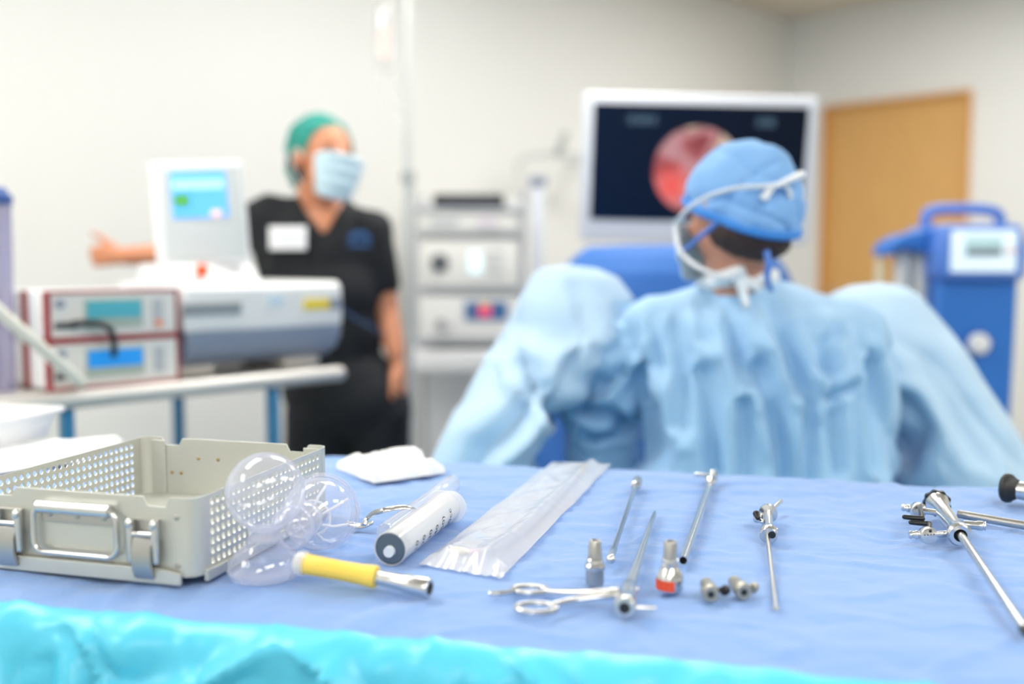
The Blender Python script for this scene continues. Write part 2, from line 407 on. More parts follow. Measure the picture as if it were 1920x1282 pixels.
for sy in (-1, 1): b.prism([(-tw/2+.012, 0), (tw/2-.012, 0), (tw/2-.012, .010), (tw/2-.03, .013), (-tw/2+.03, .013), (-tw/2+.012, .010)], sy*(tl/2+.004)-.002, sy*(tl/2+.004)+.002)
for sx in (-1, 1): b.prism([(-tl/2+.012, 0), (tl/2-.012, 0), (tl/2-.012, .010), (tl/2-.03, .009), (-tl/2+.03, .009), (-tl/2+.012, .010)], sx*(tw/2+.002)-.002, sx*(tw/2+.002)+.002, 'yz')
b.build('base_rail', alu, tray, smooth=False, bevel=.0008)
brass = mat('brass_rivet', (176, 150, 104), .35, .9)
for x, z in ((-.045, .052), (-.020, .052), (-.080, .034), (-.068, .034), (.060, .034), (.072, .034)):
    M().ell((x, tl/2-.0020, z), (.0020, .0012, .0020), u=12, v=8).build('rivet', brass, tray, label='small brass-coloured rivet')
for sx in (-1, 1): M().box((sx*(tw/2-ch-.010), tl/2-.0026, .040), (.018, .0014, .062)).build('corner_plate', alu, tray, smooth=False, bevel=.0005)
def trayhandle(sy):
    y = sy*(tl/2+.006); hw, z0, z1 = .043, .019, .060
    M().box((0, sy*(tl/2+.0012), .0525), (.074, .002, .014)).build('hinge_plate', steel_b, tray, smooth=False, bevel=.0006)
    for x in (-.028, 0, .028): M().ell((x, sy*(tl/2+.0024), .0525), (.0024, .0016, .0024), u=12, v=8).build('screw', steel_b, tray)
    pts = []
    cr = .010
    for cx, cz, a0 in ((hw-cr, z1-cr, 0), (-hw+cr, z1-cr, 90), (-hw+cr, z0+cr, 180), (hw-cr, z0+cr, 270)):
        for q in range(5):
            a = math.radians(a0+q*22.5); pts.append((cx+cr*math.cos(a), y, cz+cr*math.sin(a)))
    hd = M().tube(pts, .0026, closed=True).build('bail_handle', steel, tray)
    M().rev([(0, .003), (0, .0056), (.074, .0056), (.074, .003)], (-.037, y, z1), (1, 0, 0)).build('grip', steel, hd)
trayhandle(-1); trayhandle(1)
def latch(x, sy):
    y0 = sy*(tl/2); g = lambda d: y0 + sy*d
    M().box((x, g(.0015), .046), (.026, .003, .018)).build('latch_plate', steel_b, tray, smooth=False, bevel=.0006)
    l = M()
    for q in (-1, 1):
        l.cap((x+q*.012, g(.008), .052), .0034, (x+q*.0125, g(.0075), .020), .0028)
        l.ell((x+q*.012, g(.009), .052), (.0036, .0045, .0045), u=12, v=8)
    l.cyl((x-.012, g(.008), .043), (x+.012, g(.008), .043), .0022)
    o = l.build('latch', steel, tray)
    p = M(); p.prism([(g(.009), .040), (g(.012), .030), (g(.0125), .016), (g(.008), .004), (g(.0055), .005), (g(.009), .017), (g(.0085), .030), (g(.006), .040)], x-.009, x+.010, 'yz'); p.build('latch_lever', steel_b, o, bevel=.0006)
for x in (-.070, .070): latch(x, -1)

# ---- white tub and towel at the far left corner
tb = thing('tub', 'white plastic tub with broad rim behind the metal tray', 'tub', G(-10, 838) + Vector((-.01, 0.0, .012)), TR)
out = []
def rr(w_, d_, r, n=5):
    p = []
    for cx, cy, a0 in ((w_/2-r, d_/2-r, 0), (-w_/2+r, d_/2-r, 90), (-w_/2+r, -d_/2+r, 180), (w_/2-r, -d_/2+r, 270)):
        for q in range(n): a = math.radians(a0+q*90/(n-1)); p.append((cx+r*math.cos(a), cy+r*math.sin(a)))
    return p
def loftrr(mm, secs, cap=True):
    n = None; vs = []; fs = []
    for (w_, d_, r, z) in secs:
        p = rr(w_, d_, r); n = len(p); vs += [(x, y, z) for x, y in p]
    for j in range(len(secs)-1):
        for i in range(n): fs.append((j*n+i, j*n+(i+1) % n, (j+1)*n+(i+1) % n, (j+1)*n+i))
    if cap: fs.append(tuple(range(n))); fs.append(tuple(range((len(secs)-1)*n, len(secs)*n)))
    return mm.add(vs, fs)
loftrr(M(), [(.13, .12, .02, 0), (.15, .14, .02, .034), (.17, .16, .022, .036), (.17, .16, .022, .041), (.146, .136, .018, .041), (.128, .118, .018, .004)]).build('tub_body', white_pl, tb)
tw_ = M()
def sheet(mm, c, th_, amp, nu=40, nv=24, seed=0, side=True):
    """a soft cloth over a quad c[0..3] (front-left, front-right, back-right, back-left)"""
    def f(a, b, s=1):
        p = c[0].lerp(c[1], a).lerp(c[3].lerp(c[2], a), b)
        e = min(a, 1-a, b, 1-b); e = min(1, e/.08)
        z = th_*math.sqrt(max(0, 1-(1-e)**2))
        if s < 0: z = 0.0
        return Vector((p.x + .003*N3(a*5, b*5, seed), p.y+.003*N3(a*5, b*5, seed+3), TZ + .0012 + z*(1+amp*N3(a*4, b*4, seed+7)+amp*.5*N3(a*9, b*9, seed+8))))
    vs, fs = grid(nu, nv, lambda a, b: f(a, b)); mm.add(vs, fs)
    vs, fs = grid(nu, nv, lambda a, b: f(a, b, -1)); mm.add(vs, [q[::-1] for q in fs]); return mm
sheet(tw_, [G(-120, 905), G(150, 868), G(232, 829), G(-60, 842)], .010, .6, seed=3)
tag(tw_.build('towel', paper_m, ang=180), 'white folded towel spread between the metal tray and the white tub', 'towel')
gz = M(); sheet(gz, [G(700, 908), G(838, 888), G(762, 854), G(628, 878)], .013, .9, 40, 30, seed=11)
gz.add(*grid(20, 16, lambda a, b: (lambda p: Vector((p.x, p.y, TZ+.0125+.011*math.sin(PI*b)**.5*math.sin(PI*a)**.5)))(G(690, 890).lerp(G(800, 884), a).lerp(G(722, 862).lerp(G(790, 860), a), b))))
tag(gz.build('gauze', paper_m, ang=180), 'folded white gauze pad lying near the back of the blue table', 'gauze')

# ---- bladder evacuator (clear double bulb)
eo = G(497, 1082)
ev = thing('bladder_evacuator', 'clear plastic evacuator with round bulb, side chamber and yellow tube', 'evacuator', eo)
S = Vector((1, 0, 0))
lowc = M(); lowc.rev([(0.0002, 0.0), (.0002, .020), (.002, .029), (.008, .0325), (.016, .031), (.024, .024), (.030, .016), (.036, .0145)], (0, 0, 0), (0, 0, 1), 48)
lowc.build('lower_chamber', clear, ev)
M().rev([(.034, .0145), (.040, .013), (.044, .014)], (0, 0, 0), (0, 0, 1), 40).build('neck', clear, ev)
ub = [(.076 + .0345*math.sin(a), .0345*math.cos(a)) for a in [math.radians(d) for d in range(-66, 91, 6)]]
M().rev([(.0425, .0135)] + ub, (.002, 0, 0), (0, 0, 1), 56).build('upper_bulb', clear, ev)
bc = Vector((.023, .010, .042)); dS = Vector((.17, .98, .02)).normalized()
M().ell(bc, (.019, .019, .020)).build('middle_bulb', clear, ev)
M().rev([(0, .013), (.006, .0165), (.018, .0175), (.022, .0155), (.024, .013)], bc + dS*.010, dS, 40).build('collar', clear, ev)
sc0 = bc + dS*.030
scr = .0345
prf = [(0, .013), (.006, .020), (.012, .027), (.020, .032), (.030, .0338), (.038, .0338), (.0385, .0365), (.041, .0365), (.0415, .0345), (.044, .0345), (.0445, .0365), (.047, .0365), (.0475, .033), (.052, .030)]
M().rev(prf, Vector((sc0.x, sc0.y, .0375)), dS, 56).build('side_chamber', clear, ev)
rb = M(); wr = mat('white_rib_plastic', (240, 242, 248), .3)
so = Vector((sc0.x, sc0.y, .0375)); aa = Vector((0, 0, 1)); bb = dS.cross(aa).normalized()
for i in range(8):
    an = 2*PI*i/8 + .3; rd = aa*math.cos(an) + bb*math.sin(an)
    rb.tube([so + dS*.008 + rd*.010, so + dS*.016 + rd*.022, so + dS*.030 + rd*.029, so + dS*.040 + rd*.031], [.0009, .0013, .0013, .0009], 8)
rb.tube([so + dS*.020 + (aa*math.cos(q)+bb*math.sin(q))*.016 for q in [2*PI*i/28 for i in range(28)]], .0011, 8, closed=True)
rb.build('rib_cage', wr, ev, label='white ribs inside the side chamber')
ta = G(568, 1056, .018) - eo; tb_ = G(706, 1082, .0115) - eo; td = G(806, 1103, .0085) - eo
M().rev([(0, .009), (.003, .0105), (.008, .0105), (.010, .0085)], ta - (tb_-ta).normalized()*.006, tb_-ta, 32).build('nipple', clear2, ev)
yel = mat('yellow_rubber', (246, 212, 92), .4, sss=.1)
yl = (tb_-ta).length
M().rev([(0, .0083), (.001, .0089), (yl*.5, .0082), (yl*.8, .0086), (yl*.9, .0094), (yl-.001, .0096), (yl, .0088), (yl, .006)], ta, tb_-ta, 32).build('rubber_tube', yel, ev, label='yellow rubber tube')
ml = (td-tb_).length
M().rev([(-.008, .0062), (ml*.3, .0064), (ml*.5, .0070), (ml*.55, .0078), (ml-.001, .0080), (ml, .0074), (ml, .0055), (ml-.012, .0050)], tb_, td-tb_, 32).build('metal_connector', steel, ev, label='polished steel connector')

# ---- bent spoon-ended retractor
rt = thing('retractor', 'small curved steel retractor with spoon end behind the syringe', 'retractor', G(678, 990))
ro = G(678, 990)
pts = [G(682, 984, .006), G(688, 972, .010), G(700, 962, .018), G(718, 957, .024), G(742, 952, .023), G(768, 952, .020), G(792, 962, .010), G(800, 966, .004)]
pts = smoothpath([p - ro for p in pts], 5)
M().tube(pts, [.0030]*len(pts), 10, flat=.45).build('handle', steel, rt)
def spoon(a, b):
    an = (a-.5)*2; bl = (b-.5)*2; r = .0125
    x = an*r*1.1; y = bl*r*.8*math.sqrt(max(0, 1-an*an*.9)); return Vector((x-.002, y, .0045 - .004*(1-an*an-bl*bl*.6)))
vs, fs = grid(18, 14, spoon); M().add(vs, fs).build('bowl', steel, rt, solid=.0008, ang=180)

# ---- syringe
def text_mesh(s, size):
    cu = bpy.data.curves.new('t', 'FONT'); cu.body = s; cu.size = size; cu.align_x = 'CENTER'; cu.align_y = 'CENTER'; cu.resolution_u = 3
    o = bpy.data.objects.new('t', cu); C.objects.link(o)
    me = bpy.data.meshes.new_from_object(o.evaluated_get(bpy.context.evaluated_depsgraph_get()))
    vs = [v.co.copy() for v in me.vertices]; fs = [tuple(p.vertices) for p in me.polygons]
    bpy.data.objects.remove(o); bpy.data.curves.remove(cu); bpy.data.meshes.remove(me); return vs, fs
SR = .0158
sa = G(731, 1030, SR); sb = G(836, 951, SR); sl = (sb-sa).length
sy_ = thing('syringe', 'large clear syringe with grey stopper and black numbers', 'syringe', (sa.x, sa.y, TZ+.0005), math.atan2(sb.y-sa.y, sb.x-sa.x))
ax = (1, 0, 0); o0 = (0, 0, SR)
M().rev([(0.0, SR-.0012), (0, SR), (sl, SR), (sl, SR-.0012)], o0, ax, 56, closed=True).build('barrel', clear2, sy_)
M().rev([(-.004, .0035), (-.004, .0048), (-.0005, .0052), (.003, .0052)], (0, 0, SR-.002), ax, 32).build('nozzle', mat('translucent_white', (225, 232, 240), .4), sy_)
stp = mat('slate_rubber', (84, 100, 118), .5)
M().rev([(.0006, .0), (.0006, SR-.0028), (.002, SR-.0013), (.005, SR-.0013), (.006, SR-.0024), (.010, SR-.0024), (.011, SR-.0013), (.016, SR-.0013), (.016, .004)], o0, ax, 56).build('stopper', stp, sy_, label='slate grey rubber stopper')
pr = M()
pr.rev([(.016, .0118), (sl-.001, .0118)], o0, ax, 32); pr.rev([(sl+.006, .014), (sl+.0085, .0145), (sl+.010, .0135)], o0, ax, 40)
pr.build('plunger_rod', mat('plunger_white', (248, 249, 252), .4), sy_, )
fl = M(); q = []
for i in range(40):
    a = 2*PI*i/40; q.append((SR*1.42*math.cos(a) if abs(math.cos(a)) < 2 else 0, max(-SR+.0002, min(SR*1.08, SR*1.2*math.sin(a)))))
fl.prism([(y, z+SR) for y, z in q], sl-.001, sl+.0018, 'yz'); fl.build('flange', clear2, sy_)
ink = mat('black_ink', (26, 28, 36), .6)
for s, t in (('50cc', .80), ('(50)', .655), ('40', .535), ('30', .42), ('20', .30), ('10', .18)):
    vs, fs = text_mesh(s, .0108 if s != '50cc' else .0116)
    a0 = math.radians(-14)
    nv = []
    for v in vs:          # reads around the barrel
        a = a0 + v.x/SR; xx = t*sl - v.y
        nv.append((xx, -(SR+.00025)*math.cos(a), SR + (SR+.00025)*math.sin(a)))
    M().add(nv, fs).build('printed_number', ink, sy_, smooth=False)
tk = M()
for i in range(24):
    t = .14 + i*.029; a0 = math.radians(-62); a1 = a0 + (.42 if i % 4 == 0 else .22)
    vs = []
    for xx in (t*sl-.0002, t*sl+.0002):
        for j in range(6): a = a0+(a1-a0)*j/5; vs.append((xx, -(SR+.0002)*math.cos(a), SR+(SR+.0002)*math.sin(a)))
    tk.add(vs, [(j, j+1, j+7, j+6) for j in range(5)])
tk.build('graduation', ink, sy_, smooth=False)
# clear sleeve lying behind the syringe
ca, cb = G(722, 1000, .010), G(852, 905, .010); cl = (cb-ca).length
slv = thing('plastic_sleeve', 'clear plastic tube with rounded end lying behind the syringe', 'tube', (ca.x, ca.y, TZ+.0005), math.atan2(cb.y-ca.y, cb.x-ca.x))
M().rev([(0, .0080), (.001, .0092), (.004, .0096), (cl*.7, .0096), (cl*.72, .0108), (cl-.010, .0108), (cl-.003, .0085), (cl, 0)], (0, 0, .0100), ax, 40).build('sleeve', film('sleeve_plastic', (236, 240, 250), .2, .6, .06), slv)

# ---- peel pouch and the catheter in it
pc = [G(785, 1062), G(938, 1089), G(1146, 872), G(1036, 868)]
def pouchf(a, b, top=1):
    p = pc[0].lerp(pc[1], a).lerp(pc[3].lerp(pc[2], a), b)
    e = min(1, min(a, 1-a)/.25)*min(1, min(b, 1-b)/.05)
    z = .0018
    if top > 0: z += .0045*e**.7 + e*(.0018*N3(a*4, b*14, 2) + .0022*max(0, ridge(a*3+b*3, b*22, 5)-.65)) + .006*math.exp(-((a-.75)/.12)**2)*e + .007*math.exp(-((b-.08)/.09)**2)*e
    p2 = p + Vector((.002*N3(b*8, 1, 3), 0, 0))*(1 if a in (0, 1) else 0)
    p2.z = TZ + z + (.003*abs(N3(a*6, b*10, 11)) if b < .06 else 0); return p2
pm = M(); vs, fs = grid(44, 120, pouchf); pm.add(vs, fs); vs, fs = grid(10, 30, lambda a, b: pouchf(a, b, 0)); pm.add(vs, fs)
tag(pm.build('pouch', pouch_m, ang=180), 'long clear plastic pouch lying slantwise beside the syringe', 'pouch')
ct = thing('catheter', 'thin packaged catheter with pale hub inside the clear pouch', 'catheter', pouchf(.7, .1))
co_ = Vector(ct.location)
cp = smoothpath([pouchf(.38, .10, 0), pouchf(.62, .13, 0), pouchf(.78, .3, 0), pouchf(.76, .5, 0), pouchf(.72, .7, 0), pouchf(.68, .86, 0), pouchf(.62, .95, 0)], 8)
cp = [p - co_ + Vector((0, 0, .0032)) for p in cp]
M().tube(cp, .0014, 8).build('shaft', mat('grey_clear_tube', (206, 208, 222), .25), ct)
M().tube(cp[-10:], .0019, 8).build('tip', mat('amber_tip', (220, 196, 150), .4), ct, label='amber tip')
hb = M(); hb.rev([(0, .003), (.002, .0042), (.010, .0042), (.014, .0028), (.020, .0022)], cp[0]-(cp[1]-cp[0]).normalized()*.016, cp[1]-cp[0], 20); hb.build('hub', mat('cream_plastic', (244, 232, 206), .4), ct)
M().rev([(0, .0032), (.008, .0032)], cp[2], cp[3]-cp[2], 20).build('hub_ring', mat('pale_pink', (240, 200, 222), .4), ct)

# ---- long instruments
def inst(name, label, cat, a, b, r0):
    """thing whose local x runs from pixel a to pixel b on the table, axis at height r0"""
    pa, pb = G(a[0], a[1], r0), G(b[0], b[1], r0); d = pb-pa
    t = thing(name, label, cat, (pa.x, pa.y, TZ+.0012), math.atan2(d.y, d.x)); return t, d.length
t, L = inst('obturator', 'slim steel rod with hexagonal knob, leftmost of the long instruments', 'surgical instrument', (1196, 902), (1144, 1052), .0062)
z = .0066
M().rev([(0, .003), (0, .0058), (.004, .0062), (.012, .0062), (.014, .0052), (.018, .0052), (.019, .0064), (.031, .0064), (.033, .0045), (.040, .0030)], (0, 0, z), ax, 8).build('knob', steel, t, ang=20)
M().rev([(.036, .0026), (L-.036, .0026), (L-.034, .0034), (L-.006, .0036)], (0, 0, z), ax, 20).build('rod', steel, t)
M().ell((L-.004, 0, z-.001), (.0048, .0044, .0044), u=20, v=12).build('tip', steel, t)
t, L = inst('sheath_tube', 'hollow steel sheath with side lever, pointing at the orange-banded adapter', 'surgical instrument', (1337, 893), (1281, 1050), .0062)
z = .0072
M().rev([(0, .002), (0, .0058), (.003, .0064), (.012, .0064), (.015, .0048), (.027, .0040), (.030, .0066), (.033, .0072), (.044, .0072), (.047, .0060), (.052, .0044)], (0, 0, z), ax, 10).build('head', steel, t, ang=20)
M().ell((.008, 0, z+.0055), (.0045, .0045, .003), u=14, v=8).build('valve_cap', steel, t)
M().cap((.007, -.004, z), .0022, (.0035, -.021, z), .0026).build('side_lever', steel, t)
M().rev([(.050, .0040), (L-.001, .0042), (L, .0042), (L, .0034), (L-.02, .0034)], (0, 0, z-.0024), ax, 28).build('tube', steel, t)
M().rev([(L-.0195, .0), (L-.0194, .0033)], (0, 0, z-.0024), ax, 20).build('bore', black, t, label='dark bore of the tube')

# forceps with ring handles
ja = G(1172, 1128, .009); jt = G(1229, 957, .004)
fo = thing('forceps', 'steel ring-handled forceps with long thin shaft, front centre of the table', 'forceps', (ja.x, ja.y, TZ+.001), 0)
def L_(px, py, hh): return G(px, py, hh) - Vector((ja.x, ja.y, TZ+.001))
b0, b1, b2 = L_(1171, 1140, .0095), L_(1182, 1098, .010), L_(1229, 957, .0036)
dd = b1-b0; bl = dd.length
M().rev([(0, .0048), (0, .0078), (.002, .0086), (.009, .0086), (.013, .0074), (bl*.6, .0068), (bl, .0060), (bl+.006, .0036)], b0, dd, 28).build('body', steel, fo)
M().rev([(-.0002, 0), (-.0001, .0046)], b0, dd, 24).build('bore', black, fo, label='dark round opening')
d2 = b2-b1; l2 = d2.length
M().rev([(0, .0050), (l2*.25, .0042), (l2*.4, .0038), (l2*.7, .0030), (l2-.02, .0024), (l2-.018, .0017), (l2-.010, .0019), (l2-.002, .0009), (l2, .0)], b1, d2, 20).build('shaft', steel, fo)
M().box(L_(1206, 1139, .0075), (.020, .006, .0022), (0, 0, -.1), bev=.0008).build('lever', steel, fo)
M().ell(L_(1193, 1105, .010), .0026, u=12, v=8).build('pin', steel, fo)
def ring(cx, cy, rx, ry, hh, n=28, rot=0.0):
    c = L_(cx, cy, hh); return [c + Vector((rx*math.cos(2*PI*i/n)*math.cos(rot)-ry*math.sin(2*PI*i/n)*math.sin(rot), rx*math.cos(2*PI*i/n)*math.sin(rot)+ry*math.sin(2*PI*i/n)*math.cos(rot), 0)) for i in range(n)]
for nm, armp, rg in (
        ('front_handle', [(1160, 1113, .011), (1120, 1118, .009), (1075, 1124, .006), (1035, 1133, .0045)], (1005, 1139, .0158, .0105, .0034)),
        ('rear_handle', [(1160, 1108, .013), (1110, 1110, .010), (1060, 1110, .006), (1025, 1108, .0045)], (994, 1105, .0145, .0085, .0034))):
    p = smoothpath([L_(*q) for q in armp], 5)
    hd = M().tube(p, [.0040-.0016*i/len(p) for i in range(len(p))], 10, flat=.8).build(nm, steel, fo)
    M().tube(ring(*rg, rot=-.1), .0024, 10, closed=True, flat=.9).build('finger_ring', steel, hd)
p = smoothpath([L_(968, 1107, .004), L_(945, 1111, .004), L_(916, 1113, .003)], 5)
M().tube(p, [.0022, .0020, .0018, .0018, .0019, .0020, .0022, .0022, .0020, .0018, .0012], 10).build('finger_spur', steel, fo)

# upright adapters
ad_ = thing('adapter', 'plain steel stepped adapter standing upright behind the forceps', 'adapter', G(1115, 1096) + Vector((0, 0, .001)))
M().rev([(0, .0062), (0, .0078), (.004, .0080), (.009, .0078), (.012, .0080)], (0, 0, 0), (0, 0, 1), 32).build('base', steel_b, ad_)
M().rev([(.012, .0080), (.0125, .0088), (.0165, .0088), (.018, .0072), (.0185, .0066), (.0195, .0074), (.0215, .0072), (.0225, .0060)], (0, 0, 0), (0, 0, 1), 16).build('collar', steel, ad_, ang=20)
M().rev([(.0225, .0062), (.037, .0052), (.038, .0046), (.038, .0032), (.030, .003)], (0, 0, 0), (0, 0, 1), 24).build('nozzle', steel_b, ad_)
oa = thing('adapter', 'flared steel adapter with orange band standing upright', 'adapter', G(1256, 1106) + Vector((0, 0, .001)))
M().rev([(0, .0090), (0, .0108), (.001, .0112), (.009, .0116), (.011, .0112), (.015, .0095), (.019, .0070)], (0, 0, 0), (0, 0, 1), 40).build('base', steel, oa)
M().rev([(.019, .0066), (.0195, .0072), (.022, .0072), (.0225, .0064), (.0235, .0064), (.024, .0072), (.026, .0070), (.0265, .0060)], (0, 0, 0), (0, 0, 1), 20).build('collar', steel, oa)
M().rev([(.0265, .0060), (.040, .0056), (.041, .005), (.041, .0036), (.034, .0034)], (0, 0, 0), (0, 0, 1), 28).build('nozzle', steel_b, oa)
bd = M(); vs, fs = grid(18, 3, lambda a, b: (.01205*math.cos(math.radians(168+112*a)), .01205*math.sin(math.radians(168+112*a)), .0012+.0085*b)); bd.add(vs, fs)
bd.build('band', mat('orange_enamel', (236, 84, 40), .35), oa, label='orange band')

# small grey stopcock valves
grm = mat('satin_grey_metal', (176, 172, 160), .38, .8)
def valve(px, py, label, rot, knob, kx):
    v = thing('valve', label, 'valve', G(px, py) + Vector((0, 0, .0012)), rot, 'small grey metal valves')
    M().rev([(-.014, .0038), (-.014, .0062), (-.0125, .0068), (-.001, .0068), (.001, .0056), (.013, .0054), (.014, .0046)], (0, 0, .0070), (0, 1, 0), 24).build('body', grm, v)
    M().rev([(-.0142, 0), (-.0141, .0030)], (0, 0, .0070), (0, 1, 0), 20).build('bore', black, v)
    M().cap((.004, 0, .0062), .0022, (kx-.002, 0, .0062), .0020).build('stem', rubber, v)
    M().rev([(-.003, .003), (-.002, .0042), (.002, .0042), (.003, .003)], (kx, 0, .006), (.5, .85, 0), 20).build('knob', knob, v)
valve(1328, 1122, 'small grey valve with a dark rubber knob on its right', -.05, rubber, .0135)
valve(1385, 1118, 'small grey valve with a grey metal knob on its right', .08, grm, .0125)

# bridge with stopcock and long thin needle
br = thing('cystoscope_bridge', 'steel bridge with black tap and long thin needle toward the viewer', 'surgical instrument', (G(1440, 975).x, G(1440, 975).y, TZ+.0012))
bo = Vector(br.location)
B_ = lambda px, py, hh: G(px, py, hh) - bo
a1, a2 = B_(1440, 962, .011), B_(1441, 1004, .0085)
dv = a2-a1; ll = dv.length
M().rev([(-.006, .003), (-.006, .0072), (-.003, .0098), (0, .0100), (.003, .0098), (.004, .0050), (ll-.016, .0046)], a1, dv, 32).build('disc', steel, br)
M().rev([(ll-.017, .0050), (ll-.016, .0082), (ll-.012, .0088), (ll-.002, .0086), (ll, .0074)], a1, dv, 28).build('block', steel, br)
M().rev([(0, .0034), (.0004, .0036)], a2 + Vector((.0032, -.0006, .0010)), dv, 18).build('bore', black, br, label='dark side opening')
M().cap(B_(1449, 953, .011), .0022, B_(1464, 939, .012), .0024).build('side_arm', steel, br)
M().ell(B_(1421, 972, .006), (.0052, .0046, .0048)).build('tap_body', steel, br)
M().cap(B_(1430, 978, .007), .0026, B_(1422, 974, .007), .0026).build('link_tube', steel, br)
M().cap(B_(1421, 970, .011), .0028, B_(1418, 963, .014), .0036).build('tap', black, br, label='black tap')
M().ell(B_(1457, 992, .008), .0012, u=10, v=6).build('pin', steel, br)
n0, n1_ = B_(1439, 1008, .0070), B_(1455, 1140, .0022); nl = (n1_-n0).length
M().rev([(-.004, .0022), (nl-.004, .0015), (nl, .0010)], n0, n1_-n0, 14).build('needle', steel_b, br)
M().ell(n1_, (.0024, .0028, .0018), u=12, v=8).build('needle_tip', steel_b, br)

# big cystoscope sheath at the right
cy = thing('cystoscope_sheath', 'steel cystoscope sheath with two stopcocks and long shaft at right', 'surgical instrument', (G(1780, 985).x, G(1780, 985).y, TZ+.0012))
yo = Vector(cy.location); Y_ = lambda px, py, hh: G(px, py, hh) - yo
c0, c1 = Y_(1757, 943, .0155), Y_(1801, 1004, .0120); dv = c1-c0; ll = dv.length
M().rev([(0, .0095), (0, .0125), (.004, .0128), (.008, .0115), (.020, .0085), (ll-.024, .0082), (ll-.018, .0090), (ll-.012, .0112), (ll-.004, .0116), (ll-.003, .0104), (ll-.001, .0108), (ll, .0098), (ll, .0062), (ll-.014, .006)], c0, dv, 40).build('body', steel, cy)
M().rev([(ll-.0138, 0), (ll-.0136, .0062)], c0, dv, 24).build('bore', black, cy, label='dark opening')
kn = M(); n = 48; p = []
kd = dv.normalized(); ka = kd.orthogonal().normalized(); kb = kd.cross(ka)
for zz in (-.004, .002):
    for i in range(n):
        r = .0138 + .0008*math.cos(2*PI*i*9/n); p.append(c0 + kd*zz + (ka*math.cos(2*PI*i/n)+kb*math.sin(2*PI*i/n))*r)
kn.add(p, [(i, (i+1) % n, n+(i+1) % n, n+i) for i in range(n)] + [tuple(range(n)), tuple(range(n, 2*n))]); kn.build('knurled_ring', black, cy, label='black scalloped ring')
s0, s1 = Y_(1805, 1008, .0125), Y_(1921, 1182, .006); q = (s1-s0).length
M().rev([(-.02, .0038), (q, .0036)], s0, s1-s0, 24).build('shaft', steel, cy)
M().rev([(q-.004, .0036), (q, .0040), (q+.006, .0030)], s0, s1-s0, 20).build('beak', black, cy, label='black beak')
for i, (bx, by, sx, sy, nx, ny, hh, lx0, ly0, lx1, ly1) in enumerate((
        (1762, 962, 1721, 956, 1692, 951, .014, 1725, 972, 1696, 969),
        (1782, 1000, 1739, 1003, 1704, 1002, .0105, 1738, 982, 1708, 979))):
    pb_, ps, pn = Y_(bx, by, hh), Y_(sx, sy, hh), Y_(nx, ny, hh)
    M().cyl(pb_, ps, .0032).build('side_pipe', steel, cy)
    u_ = (pn-ps).normalized(); l_ = (pn-ps).length
    M().rev([(0, .0036), (l_*.5, .0034), (l_*.55, .0044), (l_*.65, .0044), (l_*.7, .0034), (l_-.003, .0034), (l_-.002, .0042), (l_, .0036)], ps, u_, 20).build('nozzle', steel, cy)
    sc_ = M().rev([(-.0045, .0070), (-.0040, .0080), (-.0030, .0083), (.0030, .0083), (.0040, .0080), (.0045, .007)], ps, (.03, 1, -.1), 32).build('stopcock', steel, cy)
    dt = M()
    for kq in range(4): dt.ell(ps + Vector((-.0045+.003*kq, -.0047, .0012+.0003*kq)), (.0006, .0005, .0006), u=8, v=6)
    dt.build('dot_mark', black, sc_)
    lv = M(); lv.cap(ps + Vector((.001, -.002, .005)), .0026, Y_(lx0+4, ly0, hh+.006), .0026); lv.cap(Y_(lx0+4, ly0, hh+.006), .0028, Y_(lx1, ly1, hh+.006), .0024)
    lv.build('tap_lever', black, cy, label='black tap lever')
p0, p1 = Y_(1806, 983, .010), Y_(1846, 986, .010)
M().rev([(0, .0040), (.012, .0044), (.013, .0050), (.018, .0050), (.0185, .0042), (.020, .0042), (.0205, .0050), ((p1-p0).length, .0046)], p0, p1-p0, 24).build('port', steel, cy)
t, L = inst('trocar_tube', 'plain steel tube passing behind the cystoscope sheath to the right edge', 'surgical instrument', (1797, 966), (2010, 1003), .0052)
M().rev([(0, .0034), (0, .0044), (L, .0044), (L, .0034)], (0, 0, .0055), ax, 24).build('tube', steel_b, t)
te = G(1893, 945)
tl_ = thing('telescope', 'endoscope telescope with round black eyepiece at the right edge', 'surgical instrument', (te.x, te.y, TZ+.001))
tdv = Vector((.62, -.62, .0)).normalized()
M().rev([(-.008, .006), (-.0085, .0135), (-.006, .0162), (-.003, .0168), (.001, .0160), (.005, .0125), (.009, .0105)], (0, 0, .0172), tdv, 40).build('eyepiece', rubber, tl_, label='black eyepiece')
M().rev([(.006, .0100), (.012, .0104), (.020, .0108), (.0205, .0100), (.024, .0100), (.0245, .0108), (.040, .0100), (.060, .0080), (.075, .0060)], (0, 0, .0165), tdv, 36).build('barrel', steel, tl_)
M().rev([(.0203, .0103), (.0203, .0109), (.0242, .0109)], (0, 0, .0165), tdv, 36).build('colour_ring', mat('amber_ring', (232, 170, 90), .4), tl_, label='amber ring')
M().cyl(Vector((0, 0, .0165))+tdv*.07, Vector((0, 0, .006))+tdv*.30, .0025).build('rod', steel, tl_)

